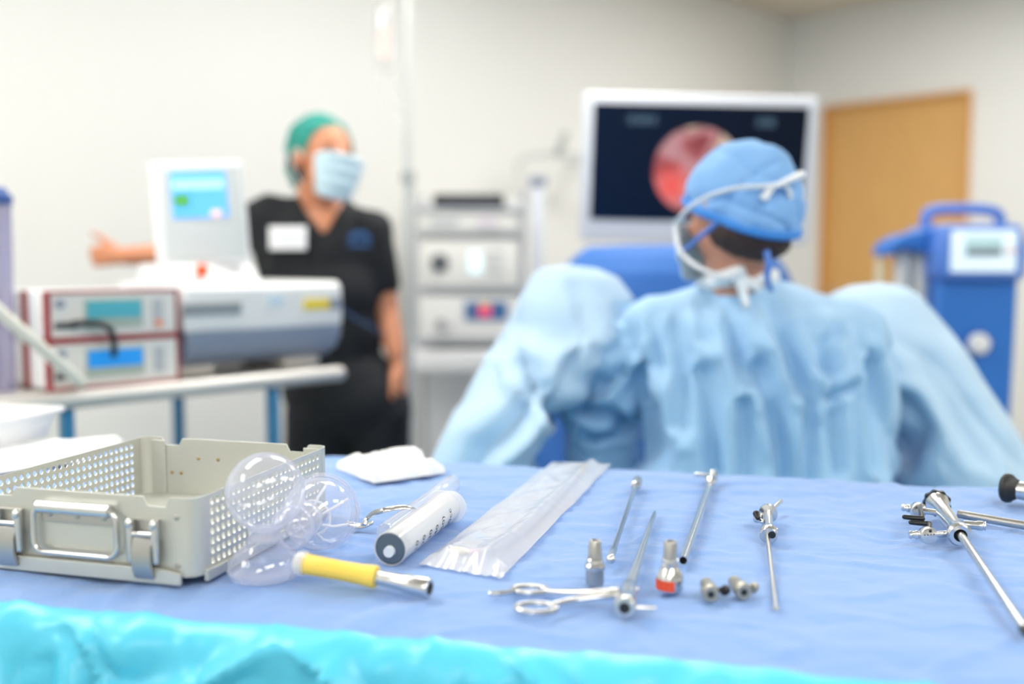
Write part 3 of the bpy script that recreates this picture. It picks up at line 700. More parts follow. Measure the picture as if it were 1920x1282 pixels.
# ================================================================= SURGEON, seen from behind, seated
def hm(c, fwd, tilt=0.0, roll=0.0):
    f = Vector(fwd).normalized(); zz = Vector((0, 0, 1)); x = f.cross(zz).normalized(); zz = x.cross(f)
    R = Matrix((x, f, zz)).transposed().to_4x4()
    return Matrix.Translation(c) @ R @ Matrix.Rotation(tilt, 4, 'X') @ Matrix.Rotation(roll, 4, 'Y')
def head_prims(mm, T, s=1.0):
    E = lambda c, r, rot=None: mm.ell(Vector(c)*s, Vector(r)*s, rot, T=T)
    E((0, -.012, .028), (.076, .096, .086)); E((0, .028, -.03), (.060, .066, .084)); E((0, .04, -.078), (.042, .046, .034))
    E((0, .100, -.022), (.013, .018, .014)); E((0, .094, -.004), (.008, .012, .026)); E((0, .078, .020), (.046, .016, .012))
    E((0, .084, -.055), (.024, .012, .009)); E((.032, .075, -.02), (.022, .018, .02)); E((-.032, .075, -.02), (.022, .018, .02))
    for q in (-1, 1): E((q*.078, -.004, -.012), (.010, .020, .032), (0, q*.2, .0))
def hand(mm, T, side=1, curl=0.35, thumb_up=0.0, s=1.0):
    """palm along +x, back of the hand +z, thumb on +y*side"""
    P = lambda x, y, z: T @ Vector((x*s, y*side*s, z*s))
    mm.cap(P(-.02, .0, 0), .024*s, P(.03, .012, 0), .019*s); mm.cap(P(-.02, -.004, 0), .023*s, P(.06, -.024, -.002), .013*s)
    mm.cap(P(.01, .02, 0), .018*s, P(.066, .022, 0), .0125*s); mm.cap(P(.02, 0, 0), .019*s, P(.068, 0, 0), .0135*s)
    for y, ln, k in ((.027, .070, 1.0), (.009, .078, 1.02), (-.010, .072, 1.05), (-.028, .056, 1.15)):
        p = Vector((.070 - abs(y-.005)*.2, y, 0)); a = -curl*k
        for seg, r in ((.44, .0088), (.31, .0078), (.25, .0070)):
            q = p + Vector((math.cos(a)*ln*seg, 0, math.sin(a)*ln*seg)); mm.cap(P(*p), r*s, P(*q), (r-.0006)*s); p = q; a -= curl*1.4*k
    a = thumb_up
    t0 = Vector((.002, .022, -.004)); t1 = t0 + Vector((.030, .026+.01*a, .004)); t2 = t1 + Vector((.026-.02*a, .014+.018*a, 0)); t3 = t2 + Vector((.022-.02*a, .004+.018*a, 0))
    mm.cap(P(*t0), .014*s, P(*t1), .0115*s); mm.cap(P(*t1), .011*s, P(*t2), .0095*s); mm.cap(P(*t2), .0095*s, P(*t3), .008*s)
SY = 1.75
cx = .445                                  # trunk centre line
sur = thing('person', 'seated person in light blue gown and cap, seen from behind', 'person', (cx, SY+.03, 0))
hc = at(1383, 392, 1.72); hf = Vector((-.55, .80, -.22))
HT = hm(hc, hf)
bm_ = M(); head_prims(bm_, HT, .93)
nb = Vector((.398, SY+.04, 1.09))
bm_.cap(hc + Vector((.004, .0, -.045)), .057, nb, .056)
bm_.ell((cx, SY+.06, 1.0), (.15, .065, .12)); bm_.ell((cx, SY+.06, .82), (.14, .07, .2)); bm_.ell((cx, SY+.04, .58), (.17, .13, .12))
shl, shr = Vector((.262, SY+.03, 1.068)), Vector((.605, SY+.03, 1.06))
ell_, elr = Vector((.160, SY+.17, .93)), Vector((.640, SY+.10, .84))
wrl, wrr = Vector((.35, SY+.28, .90)), Vector((.52, SY+.29, .90))
for a, b, c, in ((shl, ell_, wrl), (shr, elr, wrr)):
    a = a + Vector((0, .015, -.02)); bm_.cap(a, .038, b, .030); bm_.cap(b, .034, c, .026)
    bm_.cap((cx-.03, SY+.04, 1.07), .05, a, .038)
hl = Matrix.Translation(wrl + Vector((.01, .03, .01))) @ Matrix.Rotation(1.2, 4, 'Z'); hr_ = Matrix.Translation(wrr + Vector((-.01, .03, .01))) @ Matrix.Rotation(1.9, 4, 'Z')
hand(bm_, hl, -1); hand(bm_, hr_, 1)
for q in (-1, 1):
    hp = Vector((cx+q*.09, SY+.05, .56)); kn_ = Vector((cx+q*.13, SY+.33, .50)); an_ = Vector((cx+q*.13, SY+.27, .09))
    bm_.cap(hp, .085, kn_, .055); bm_.cap(kn_, .055, an_, .036); bm_.ell(an_ + Vector((0, .06, -.05)), (.045, .12, .04))
me = fuse(bm_, .007, 5); ob = link('body', me, skin_b, sur)
for o in (ob,): o.matrix_parent_inverse = sur.matrix_world.inverted()
LINKED = []
def wchild(o, root):
    """geometry was laid out in room coordinates"""
    loc = Vector(root.location)
    rz = root.rotation_euler.z
    o.parent = root; X = (Matrix.Translation(loc) @ Matrix.Rotation(rz, 4, 'Z')).inverted()
    o.matrix_parent_inverse = Matrix(); o.data.transform(X); o.data.update(); return o
wchild(ob, sur)
# gown
gm = M()
gm.ell((cx, SY+.04, 1.00), (.195, .13, .17)); gm.cap((.400, SY+.02, 1.140), .066, (cx, SY+.03, 1.09), .085)
def loftz(secs, n=120, fold=None, nz=90, bottom=False, e=.8):
    """secs: (z, x0, x1, y0, y1) from top to bottom, interpolated; crossing shape a superellipse"""
    zs = [s[0] for s in secs]; vs = []; fs = []
    def interp(z_):
        for i in range(len(secs)-1):
            a, b = secs[i], secs[i+1]
            if a[0] >= z_ >= b[0]:
                t = (a[0]-z_)/(a[0]-b[0]); return [a[k]+(b[k]-a[k])*t for k in range(1, 5)]
        return list(secs[-1][1:])
    for j in range(nz+1):
        t = j/nz; z_ = zs[0] + (zs[-1]-zs[0])*(t**1.5); x0, x1, y0, y1 = interp(z_)
        for i in range(n):
            a = 2*PI*i/n; c, s = math.cos(a), math.sin(a)
            x = (x0+x1)/2 + (x1-x0)/2*math.copysign(abs(c)**e, c); y = (y0+y1)/2 + (y1-y0)/2*math.copysign(abs(s)**e, s)
            p = Vector((x, y, z_))
            if fold: p += Vector((c, s, 0))*fold(p, a, t)
            vs.append(p)
    for j in range(nz):
        for i in range(n): fs.append((j*n+i, j*n+(i+1) % n, (j+1)*n+(i+1) % n, (j+1)*n+i))
    fs.append(tuple(range(n)))
    if bottom: fs.append(tuple(range(nz*n, nz*n+n)))
    return vs, fs
gm.cap(ell_, .07, (.19, SY+.24, .74), .09); gm.cap(elr, .07, (.62, SY+.13, .74), .08)
vs, fs = loftz([(1.135, .34, .54, SY-.03, SY+.09), (1.10, .26, .60, SY-.07, SY+.11), (1.05, .235, .625, SY-.085, SY+.13), (.97, .235, .635, SY-.095, SY+.14), (.86, .245, .650, SY-.105, SY+.14), (.74, .25, .665, SY-.125, SY+.15), (.60, .235, .685, SY-.15, SY+.17), (.36, .21, .71, SY-.19, SY+.2)], bottom=True)
gm.add(vs, fs)
for a, b, c in ((shl, ell_, wrl), (shr, elr, wrr)):
    gm.cap((.41, SY+.03, 1.125), .055, a, .068); gm.cap(a, .074, b, .088); gm.cap(b, .088, c, .050)
for q in (-1, 1): gm.cap((cx+q*.09, SY+.08, .57), .12, (cx+q*.12, SY+.29, .53), .10)
def valleys(defs, Y):
    out = []
    for pts, wd, dp in defs:
        q = [at(a, b, Y) for a, b in pts]; out.append(([(v.x, v.z) for v in q], wd, dp))
    return out
def vdepth(x, z_, vs):
    d = 0.0
    for pts, wd, dp in vs:
        best = 9
        for (ax_, az_), (bx_, bz_) in zip(pts, pts[1:]):
            ux, uz = bx_-ax_, bz_-az_; L2 = ux*ux+uz*uz; t = max(0, min(1, ((x-ax_)*ux+(z_-az_)*uz)/L2))
            dx_, dz_ = x-ax_-ux*t, z_-az_-uz*t; s_ = (dx_*uz-dz_*ux); dd_ = math.hypot(dx_, dz_)
            w_ = dd_*(1.5 if s_ > 0 else .75)
            best = min(best, w_)
        if best < wd*3: d -= dp*math.exp(-(best/wd)**2) - dp*.35*math.exp(-((best-wd*2)/wd)**2)
    return d
GV = valleys([(((1372, 610), (1380, 660), (1398, 715)), .016, .030), (((1455, 575), (1482, 670), (1504, 730)), .017, .032), (((1422, 690), (1448, 790), (1470, 900)), .015, .034),
    (((1176, 640), (1192, 740), (1214, 860)), .022, .045), (((1270, 620), (1284, 700), (1280, 800)), .013, .022), (((1572, 880), (1566, 720), (1562, 650), (1590, 628)), .012, .026),
    (((1560, 748), (1604, 734)), .009, .020), (((1518, 610), (1540, 690)), .014, .020), (((1318, 700), (1334, 880)), .014, .024), (((1640, 690), (1645, 880)), .014, .035),
    (((1232, 600), (1246, 690)), .013, .018), (((1390, 760), (1384, 900)), .014, .022), (((1520, 760), (1512, 900)), .016, .024), (((1230, 780), (1250, 890)), .015, .026), (((1330, 560), (1322, 640)), .012, .016)], 1.66)
SV = valleys([(((1080, 768), (1150, 782), (1180, 800)), .014, .035), (((1100, 740), (1150, 702)), .012, .028), (((1190, 700), (1212, 840)), .02, .03), (((1070, 700), (1110, 660)), .012, .02), (((1110, 830), (1180, 815)), .012, .03)], 1.84)
def gownf(p, n):
    x, y, z_ = p
    k = min(1, max(0, (1.16-z_)/.12))
    sp = 1 + .9*(z_-.8)                    # folds fan out from the neck
    xx = (x-cx)/max(.45, sp) + .25*(z_-1)*.3
    wb = 1.4*N3(x*4, z_*3, 5) + .5*N3(x*11, z_*7, 3)
    d = .026*N3(xx*10+3, z_*1.5, y*2) + .012*N3(xx*24, z_*3.2, y*3+5) + .005*N3(xx*40, z_*9, 2+y*5)
    d += .020*crease(xx*17+wb*1.6, 3)*max(0, .5+1.6*N3(x*5, z_*3.5, 21)) + .016*crease(xx*29-wb*2+z_*3, 3)*max(0, .4+1.8*N3(x*6+9, z_*4, 31)) + .010*crease(xx*7+z_*14+wb*2, 4)*max(0, 2*N3(x*6, z_*5, 41))
    if x < .235 or x > .645: d += .030*crease(x*10+z_*22+y*8+wb*2, 3) + .016*N3(x*14, z_*14, y*14)
    d = max(-.016, d*.55)
    if y < SY+.04: d += vdepth(x, z_, GV)
    if x < .235: d = .6*d + vdepth(x, z_, SV)
    if x < .235 or x > .645: d = max(-.040, d)
    d = max(-.055, d)
    q = p + n*d*k
    dx = x-.400
    if abs(dx) < .075 and z_ > 1.160 + .012*math.sin(abs(dx)*20): return None
    return q
me = fuse(gm, .0085, 8, gownf)
gw = link('gown', me, gown_m, sur, label='light blue surgical gown'); md = gw.modifiers.new('t', 'SOLIDIFY'); md.thickness = .0015; wchild(gw, sur)
# collar, ties
whm = mat('white_tie_cloth', (232, 236, 240), .8)
cr_ = M(); n = 40; pts = []
for i in range(n):
    a = 2*PI*i/n; pts.append((.400+.062*math.cos(a), SY+.018+.064*math.sin(a), 1.168+.006*math.sin(a+2)))
cr_.tube(pts, .011, 10, closed=True, flat=1.3)
cl_ = cr_.build('collar', whm, sur, label='white gown collar'); wchild(cl_, sur)
kt = M(); c = at(1385, 516, SY-.066)
kt.cap(c+Vector((-.03, .01, -.004)), .011, c+Vector((.0, -.004, .006)), .012); kt.cap(c, .010, c+Vector((.012, -.006, -.05)), .007); kt.cap(c, .010, c+Vector((.032, .004, -.022)), .008)
o = link('collar_tie', fuse(kt, .003, 3), whm, sur); wchild(o, sur)
# cap
cpm = mat('blue_cap_cloth', (128, 176, 228), .8, bump=.2, bscale=300)
cp_ = M(); cc = at(1397, 372, 1.72)
CE = (((0, -.016, .022), (.090, .106, .089)), ((0, -.052, -.012), (.078, .064, .078)))
for c_, r_ in CE: cp_.ell(c_, r_, None, 48, 32, T=HT)
def capin(l): return min(sum(((l[i]-c_[i])/r_[i])**2 for i in range(3)) for c_, r_ in CE) < 1
HTI = HT.inverted()
def capf(p, n):
    l = HTI @ p
    d = .007*N3(p.x*22, p.y*22, p.z*22) + .006*crease(l.x*40+l.z*34+2*N3(p.x*12, p.y*12, p.z*12), 3)*(1 if l.y < 0 else .3) + .006*crease(l.x*36-l.z*44+2*N3(p.x*12, p.y*12, p.z*12+7), 3)*(1 if l.z < .05 else .2)
    if l.z < -.015 + .65*l.y: return None
    return p + n*d
me = fuse(cp_, .004, 4, capf); cpo = link('cap', me, cpm, sur, label='light blue surgical cap'); md = cpo.modifiers.new('t', 'SOLIDIFY'); md.thickness = .001; wchild(cpo, sur)
cps = mat('cap_shade_blue', (64, 140, 220), .7)  # deeper blue paints the shade under the cap's lower edge
bnd = []
for i in range(41):
    a_ = math.radians(-150 + 300*i/40); r_ = .16
    while r_ > .02:
        l = Vector((r_*math.sin(a_), -.02 - r_*math.cos(a_), 0)); l.z = -.010 + .65*l.y
        if capin(l): break
        r_ -= .001
    bnd.append(HT @ l)
o = M().tube(bnd, .0062, 10, flat=1.3).build('cap_edge_shade', cps, cpo, label='shade along the lower edge of the cap, as a deep blue band'); o.data.transform(Matrix.Translation(-Vector(sur.location)))
tie = smoothpath([at(1437, 470, 1.628), at(1441, 495, 1.622), at(1438, 520, 1.635), at(1446, 545, 1.65)], 5)
o = M().tube(tie, .006, 8, flat=.4).build('cap_tie', lblue_pl, cpo); o.data.transform(Matrix.Translation(-Vector(sur.location)))
# hair at the nape
hr = M(); hr.ell(hc + Vector((.012, -.035, -.045)), (.072, .060, .042), (0, .25, 0))
o = link('hair', fuse(hr, .004, 2, lambda p, n: p+n*.003*N3(p.x*90, p.y*90, p.z*60)), mat('dark_hair', (62, 46, 44), .8, bump=.5, bscale=400), sur, label='short dark hair at the nape'); wchild(o, sur)
# mask and its strings
mk = M(); 
def maskf(a, b, w_=.075):
    an = (a-.5)*2.5; y = .112*math.cos(an*.62); x = w_*math.sin(an); zz = -.105 + .105*b
    y *= (1-.10*abs(b-.5)*2); y += .004*math.sin(b*PI*6)*math.cos(an)
    return HT @ Vector((x*1.12, y - .002, zz))
vs, fs = grid(24, 14, maskf); mk.add(vs, fs)
mo = mk.build('mask', mat('mask_cloth', (186, 214, 230), .8), sur, solid=.0015, ang=180, label='pale face mask edge'); wchild(mo, sur)
strp = [at(1268, 420, 1.70), at(1290, 392, 1.64), at(1330, 368, 1.61), at(1380, 353, 1.595), at(1430, 350, 1.598), at(1450, 348, 1.600)]
st = M().tube(smoothpath(strp, 6), .0052, 10, flat=.6)
st.tube(smoothpath([at(1455, 346, 1.612), at(1440, 360, 1.600), at(1431, 374, 1.598)], 5), [.006, .006, .006, .006, .007, .0075, .008, .0085, .009, .009, .008], 10, flat=.6)
st.tube(smoothpath([at(1450, 350, 1.600), at(1478, 338, 1.606), at(1506, 325, 1.612)], 5), [.006, .006, .0065, .007, .0075, .008, .0085, .009, .009, .0085, .007], 10, flat=.7)
st.tube(smoothpath([at(1452, 345, 1.61), at(1476, 352, 1.618), at(1482, 372, 1.622)], 5), .0035, 8)
st.tube(smoothpath([at(1268, 420, 1.70), at(1272, 462, 1.68), at(1296, 492, 1.66), at(1335, 512, 1.65), at(1372, 520, 1.66)], 6), .0046, 10, flat=.6)
o = st.build('mask_string', whm, mo, label='white mask strings knotted behind the head'); o.data.transform(Matrix.Translation(-Vector(sur.location)))
o = M().tube(smoothpath([at(1284, 468, 1.655), at(1312, 444, 1.632), at(1344, 418, 1.625)], 5), .0070, 8, flat=.5).build('blue_loop', lblue_pl, cpo); o.data.transform(Matrix.Translation(-Vector(sur.location)))
# stool
stl = thing('stool', 'round wheeled stool beneath the seated surgeon', 'stool', (cx, SY+.05, 0))
M().rev([(.40, .05), (.405, .17), (.44, .18), (.455, .17), (.46, 0)], (0, 0, 0), (0, 0, 1), 40).build('seat', black, stl)
M().cyl((0, 0, .10), (0, 0, .40), .025).build('post', steel_b, stl)
for i in range(5):
    a = 2*PI*i/5+.5; lg = M().tube([(0, 0, .12), (.2*math.cos(a), .2*math.sin(a), .075)], .014).build('leg', steel_b, stl)
    M().rev([(-.012, .025), (.012, .025)], (.2*math.cos(a), .2*math.sin(a), .028), (math.sin(a), -math.cos(a), 0), 20).build('castor', black, lg)

# ================================================================= DRAPED PATIENT
def row(y, pl, pr, Y, dy0, dy1):
    return (at(960, y, Y).z, at(pl, y, Y).x, at(pr, y, Y).x, Y-dy0, Y+dy1)
LV_ = valleys([(((962, 690), (1005, 730), (1062, 800)), .016, .045), (((1074, 680), (1040, 800), (960, 880)), .020, .03), (((880, 880), (905, 835), (962, 795), (990, 760)), .017, .045), (((930, 650), (1000, 625), (1070, 640)), .024, .022), (((1085, 540), (1110, 600), (1120, 660)), .02, .016)], 1.72)
RV_ = valleys([(((1648, 690), (1652, 800)), .016, .03), (((1700, 880), (1722, 800), (1700, 750)), .022, .04), (((1745, 700), (1800, 840)), .022, .018), (((1665, 900), (1678, 800)), .02, .035), (((1640, 600), (1655, 680)), .02, .012)], 1.82)
def legfold(p, a, t):
    k = min(1, t*4); wb = 1.3*N3(p.x*3.2, p.y*3.2, p.z*3.2+5)
    d = .040*N3(p.x*3.5+p.z*2, p.y*3, p.z*2.5) + .016*N3(p.x*9-p.z*4, p.y*8, p.z*7+4) + .004*N3(p.x*25, p.y*25, p.z*20)
    d += .045*crease(p.x*7-p.z*9+p.y*4+wb*1.4, 3)*max(0, .35+1.4*N3(p.x*3, p.y*3, p.z*4+2)) + .035*crease(p.x*9+p.z*8+wb*2, 4)*max(0, .3+1.6*N3(p.x*3, p.y*3+7, p.z*4))
    if p.y < 1.95: d = .6*d + vdepth(p.x, p.z, LV_ if p.x < .4 else RV_)
    return k*d
YL = 1.93
vs, fs = loftz([row(497, 1055, 1070, YL, .01, .02), row(503, 1012, 1120, YL, .06, .10), row(520, 990, 1160, YL, .09, .15), row(560, 966, 1190, YL, .13, .2), row(620, 942, 1175, YL-.02, .16, .22), row(690, 895, 1110, YL-.06, .18, .26),
                 row(780, 852, 1062, YL-.10, .20, .28), row(860, 815, 1000, YL-.12, .20, .3), row(1100, 770, 980, YL-.12, .2, .3), (.12, at(740, 1500, 1.8).x, at(970, 1500, 1.8).x, 1.62, 2.12)], fold=legfold)
tag(M().add(vs, fs).build('leg_drape', drape_m, ang=180), 'light blue drape over a raised leg, left of the surgeon', 'drape', 'light blue leg drapes')
YR = 2.02
def legfold2(p, a, t): return legfold(p, a, t)
vs, fs = loftz([row(531, 1640, 1665, YR, .01, .02), row(537, 1605, 1695, YR, .06, .10), row(552, 1575, 1722, YR, .09, .15), row(585, 1550, 1748, YR, .12, .2), row(650, 1545, 1790, YR-.02, .15, .22), row(720, 1600, 1835, YR-.05, .17, .24),
                 row(800, 1650, 1888, YR-.08, .18, .26), row(860, 1665, 1925, YR-.10, .19, .28), row(1000, 1680, 2000, YR-.12, .2, .3), (.12, at(1690, 1500, 1.85).x, at(2050, 1500, 1.85).x, 1.66, 2.16)], fold=legfold2)
tag(M().add(vs, fs).build('leg_drape', drape_m, ang=180), 'light blue drape over a raised leg, right of the surgeon', 'drape', 'light blue leg drapes')
YB = 2.50
vs, fs = loftz([row(458, 1180, 1400, YB, .02, .3), row(461, 1110, 1455, YB, .06, .4), row(480, 1085, 1475, YB, .12, .45), row(510, 1058, 1498, YB, .16, .48), row(560, 1025, 1525, YB, .18, .5), (.7, -.01, .75, 2.32, 3.0), (.1, -.02, .78, 2.32, 3.0)],
               fold=lambda p, a, t: min(1, t*3)*(.02*N3(p.x*8, p.y*8, p.z*2)+.02*N3(p.x*5+p.z*2, p.y*3, p.z*4)))
tag(M().add(vs, fs).build('body_drape', body_m, ang=180), 'mid blue drape over the patient body, behind the surgeon and below the monitor', 'drape')

# ================================================================= MONITOR
MY = 3.2
mc = at(1308, 318, MY)
mn = thing('monitor', 'large white-framed surgical monitor showing a round endoscope image', 'monitor', (mc.x, MY, 0), 0)
ks = MY/2.8
MT = Matrix.Translation((0, 0, mc.z)) @ Matrix.Rotation(math.radians(1.2), 4, 'Y') @ Matrix.Rotation(math.radians(7), 4, 'X')
fr_m = mat('monitor_white', (226, 230, 238), .4)
W, H = .645*ks, .405*ks
bz = M(); bz.box((0, .02, 0), (W, .05, H), bev=.012, T=MT); bz.build('housing', fr_m, mn)
scm = bpy.data.materials.new('screen_image'); scm.use_nodes = True
nt = scm.node_tree; b = nt.nodes['Principled BSDF']; b.inputs['Base Color'].default_value = (.002, .004, .008, 1); b.inputs['Roughness'].default_value = .35; b.inputs['Specular IOR Level'].default_value = .12
tcn = nt.nodes.new('ShaderNodeTexCoord'); gr = nt.nodes.new('ShaderNodeSeparateXYZ'); nt.links.new(tcn.outputs['Object'], gr.inputs[0])
cr2 = nt.nodes.new('ShaderNodeValToRGB'); cr2.color_ramp.elements[0].color = (.0004, .006, .026, 1); cr2.color_ramp.elements[1].color = (.0004, .002, .010, 1)
mr = nt.nodes.new('ShaderNodeMapRange'); mr.inputs[1].default_value = -.3; mr.inputs[2].default_value = .3; nt.links.new(gr.outputs[0], mr.inputs[0]); nt.links.new(mr.outputs[0], cr2.inputs[0])
nt.links.new(cr2.outputs[0], b.inputs['Emission Color']); b.inputs['Emission Strength'].default_value = 1
SW, SH = .590*ks, .318*ks
scr = M().box((0, -.0065, .016*ks), (SW, .004, SH), T=MT).build('screen', scm, mn, smooth=False)
# the round endoscope picture is a disc of light on the screen
em = bpy.data.materials.new('endoscope_picture'); em.use_nodes = True; nt = em.node_tree; b = nt.nodes['Principled BSDF']; b.inputs['Base Color'].default_value = (.01, .01, .01, 1)
tcn = nt.nodes.new('ShaderNodeTexCoord'); nz = nt.nodes.new('ShaderNodeTexNoise'); nz.inputs['Scale'].default_value = 11; nz.inputs['Detail'].default_value = 1.5; nt.links.new(tcn.outputs['Object'], nz.inputs['Vector'])
rp = nt.nodes.new('ShaderNodeValToRGB'); el = rp.color_ramp.elements
el[0].position = .30; el[0].color = lin((120, 20, 30)); el[1].position = .72; el[1].color = lin((230, 196, 200))
for p_, c_ in ((.42, (176, 84, 90)), (.50, (206, 150, 156)), (.58, (150, 90, 84)), (.64, (226, 200, 170))): e_ = el.new(p_); e_.color = lin(c_)
nt.links.new(nz.outputs[0], rp.inputs[0])
vm = nt.nodes.new('ShaderNodeVectorMath'); vm.operation = 'DISTANCE'; vm.inputs[1].default_value = (-.072*ks, 0, mc.z-.045*ks)
nt.links.new(tcn.outputs['Object'], vm.inputs[0]); rg_ = nt.nodes.new('ShaderNodeMapRange'); rg_.inputs[1].default_value = .02; rg_.inputs[2].default_value = .085; rg_.inputs[3].default_value = 1; rg_.inputs[4].default_value = 0
nt.links.new(vm.outputs['Value'], rg_.inputs[0]); mx = nt.nodes.new('ShaderNodeMix'); mx.data_type = 'RGBA'; nt.links.new(rg_.outputs[0], mx.inputs[0]); nt.links.new(rp.outputs[0], mx.inputs[6]); mx.inputs[7].default_value = lin((250, 92, 84))
nt.links.new(mx.outputs[2], b.inputs['Emission Color']); b.inputs['Emission Strength'].default_value = .9
pd = M(); pd.rev([(0, 0), (0, .120*ks), (.002, .120*ks), (.002, 0)], (-.004*ks, -.0090, -.002*ks), (0, -1, 0), 64, T=MT)
pic = pd.build('endoscope_picture', em, scr, label='round pink and red endoscope picture'); pic.matrix_parent_inverse = Matrix()
pc_ = at(1303, 312, MY)
tx = mat('screen_text_glow', (20, 30, 40), .4, emit=(96, 132, 160), es=.5)
for x0, ws in ((-.20, (.020, .030, .016)), (.155, (.018, .024))):
    for rz_, k in ((0, 0), (-.012, 1)):
        x = x0
        for w_ in ws: M().box(((x+w_/2)*ks, -.0090, (.138+rz_)*ks), (w_*ks, .001, .009*ks), T=MT).build('caption_mark', tx, scr, smooth=False); x += w_+.006
M().box((0, .05, -.02), (.3, .05, .22), bev=.01, T=MT).build('rear_cover', fr_m, mn)
sp_ = M(); sp_.cyl((.21, .16, .06), (.21, .16, mc.z+.02), .028); sp_.tube([(.21, .16, mc.z-.02), (.10, .12, mc.z-.02), (0, .08, mc.z-.02)], .022); sp_.build('stand_post', white_pl, mn)
M().box((.21, .16, .05), (.5, .42, .05), bev=.015).build('stand_base', grey_pl, mn)
for qx in (-1, 1):
    for qy in (-1, 1): M().rev([(-.015, .026), (.015, .026)], (.21+qx*.2, .16+qy*.16, .026), (1, 0, 0), 20).build('castor', black, mn)

# ================================================================= EQUIPMENT TOWER (behind, centre left)
EY = 3.72
ex0, ex1 = at(772, 500, EY).x, at(985, 500, EY).x; ex = (ex0+ex1)/2; ew = ex1-ex0
tw2 = thing('equipment_cart', 'tall grey equipment trolley with shelves behind the standing person', 'trolley', (ex, EY, 0), 0)
zf = lambda y, Y=EY: at(900, y, Y).z
hz = (345, 436, 645, 662)
pm_ = M()
for name_, yy in (('shelf', 392), ('shelf', 438), ('shelf', 543), ('shelf', 640)):
    M().box((0, .22, zf(yy)), (ew-.02, .44, .014)).build('shelf', grey_pl, tw2, smooth=False)
M().box((0, .20, zf(675)), (ew+.03, .50, .075), bev=.006).build('base_shelf', white_pl, tw2)
M().box((0, .22, .12), (ew, .44, .05), bev=.01).build('bottom_deck', grey_pl, tw2)
for q in (-1, 1):
    for dy in (.02, .42): M().box((q*(ew/2-.006), dy, (zf(352)+.12)/2), (.016, .02, zf(352)-.12)).build('post', grey_pl, tw2, smooth=False)
M().box((0, .43, (zf(352)+.12)/2), (ew-.03, .012, zf(352)-.14)).build('rear_panel', white_pl, tw2, smooth=False)
for q in (-1, 1):
    for dy in (.06, .38): M().rev([(-.015, .045), (.015, .045)], (q*(ew/2-.04), dy, .046), (1, 0, 0), 20).build('castor', black, tw2)
def device(name, label, cat, yt, yb, col, det, group='boxy devices on the equipment trolley', y0=.0, wd=None, mt=None):
    z1, z0 = zf(yt), zf(yb); wd = wd or ew-.05
    d = thing(name, label, cat, (ex, EY+y0, z0), 0, group)
    M().box((0, .20, (z1-z0)/2), (wd, .38, z1-z0-.004), bev=.006).build('case', mt or mat(name+'_case', col, .45), d)
    det(d, wd, z1-z0); return d
def det_rec(d, w_, h_):
    M().box((.0, .006, h_*.5), (w_*.8, .006, h_*.35)).build('front_strip', mat('dark_strip', (70, 74, 84), .3), d, smooth=False)
device('video_recorder', 'black flat recorder topmost on the equipment trolley', 'recorder', 362, 388, (36, 36, 42), det_rec, wd=ew*.62)
def det_cam(d, w_, h_):
    M().box((.07, .008, h_*.5), (.07, .006, h_*.6)).build('display', mat('pale_panel', (214, 206, 214), .4), d, smooth=False)
    M().box((-.09, .008, h_*.5), (.10, .006, h_*.3)).build('button_row', grey_pl, d, smooth=False)
device('camera_controller', 'slim off-white control unit directly below the black recorder', 'control unit', 396, 434, (226, 226, 222), det_cam)
def det_ins(d, w_, h_):
    M().rev([(0, .034), (.012, .032), (.022, .022), (.024, 0)], (-w_*.29, .01, h_*.5), (0, -1, 0), 32).build('dial', mat('dial_grey', (84, 88, 94), .4), d, label='dark round dial')
    M().box((.025, .008, h_*.5), (.05, .006, h_*.45)).build('display', mat('pale_cyan_display', (220, 240, 244), .3, emit=(214, 240, 246), es=.5), d, smooth=False)
    for i in range(3): M().box((w_*.26+.0, .008, h_*(.3+.2*i)), (.07, .006, .006)).build('vent_slot', grey_pl, d, smooth=False)
device('insufflator', 'white unit with round dark dial and lit display, middle of the trolley', 'medical device', 446, 538, (228, 228, 224), det_ins)
def det_ls(d, w_, h_):
    M().box((.065, .008, h_*.62), (.16, .006, h_*.40)).build('display', mat('slate_display', (60, 96, 140), .3, emit=(50, 90, 140), es=.25), d, smooth=False)
    M().box((.06, .003, h_*.62), (.045, .006, h_*.24)).build('display_icon', mat('magenta_icon', (220, 70, 110), .3, emit=(224, 70, 110), es=.5), d, smooth=False, label='magenta icon')
    M().box((.06, .001, h_*.76), (.03, .006, h_*.06)).build('status_bar', mat('olive_icon', (190, 190, 60), .3, emit=(190, 190, 60), es=.4), d, smooth=False)
    M().rev([(0, .02), (.012, .018), (.014, 0)], (-w_*.28, .01, h_*.32), (0, -1, 0), 24).build('socket', mat('dark_socket', (90, 84, 88), .5), d, label='dark socket')
    M().cyl((-w_*.30, -.004, h_*.32), (-w_*.16, -.03, h_*.28), .008).build('plug', grey_pl, d)
device('light_source', 'white unit with slate display and magenta icon, lowest on the trolley', 'medical device', 550, 636, (226, 226, 224), det_ls)
# white column cart behind right of the trolley
ck = thing('column_stand', 'tall slim white column with dark top beside the equipment trolley', 'stand', (at(1008, 500, 3.95).x, 3.95, 0))
M().box((0, 0, zf(350, 3.95)/2), (.05, .07, zf(350, 3.95)), bev=.008).build('column', mat('lilac_white', (212, 216, 226), .4), ck)
M().box((0, -.01, zf(340, 3.95)), (.07, .07, .035), bev=.008).build('top_cap', dgrey_pl, ck)
M().box((0, 0, .03), (.34, .34, .05), bev=.012).build('foot', grey_pl, ck)
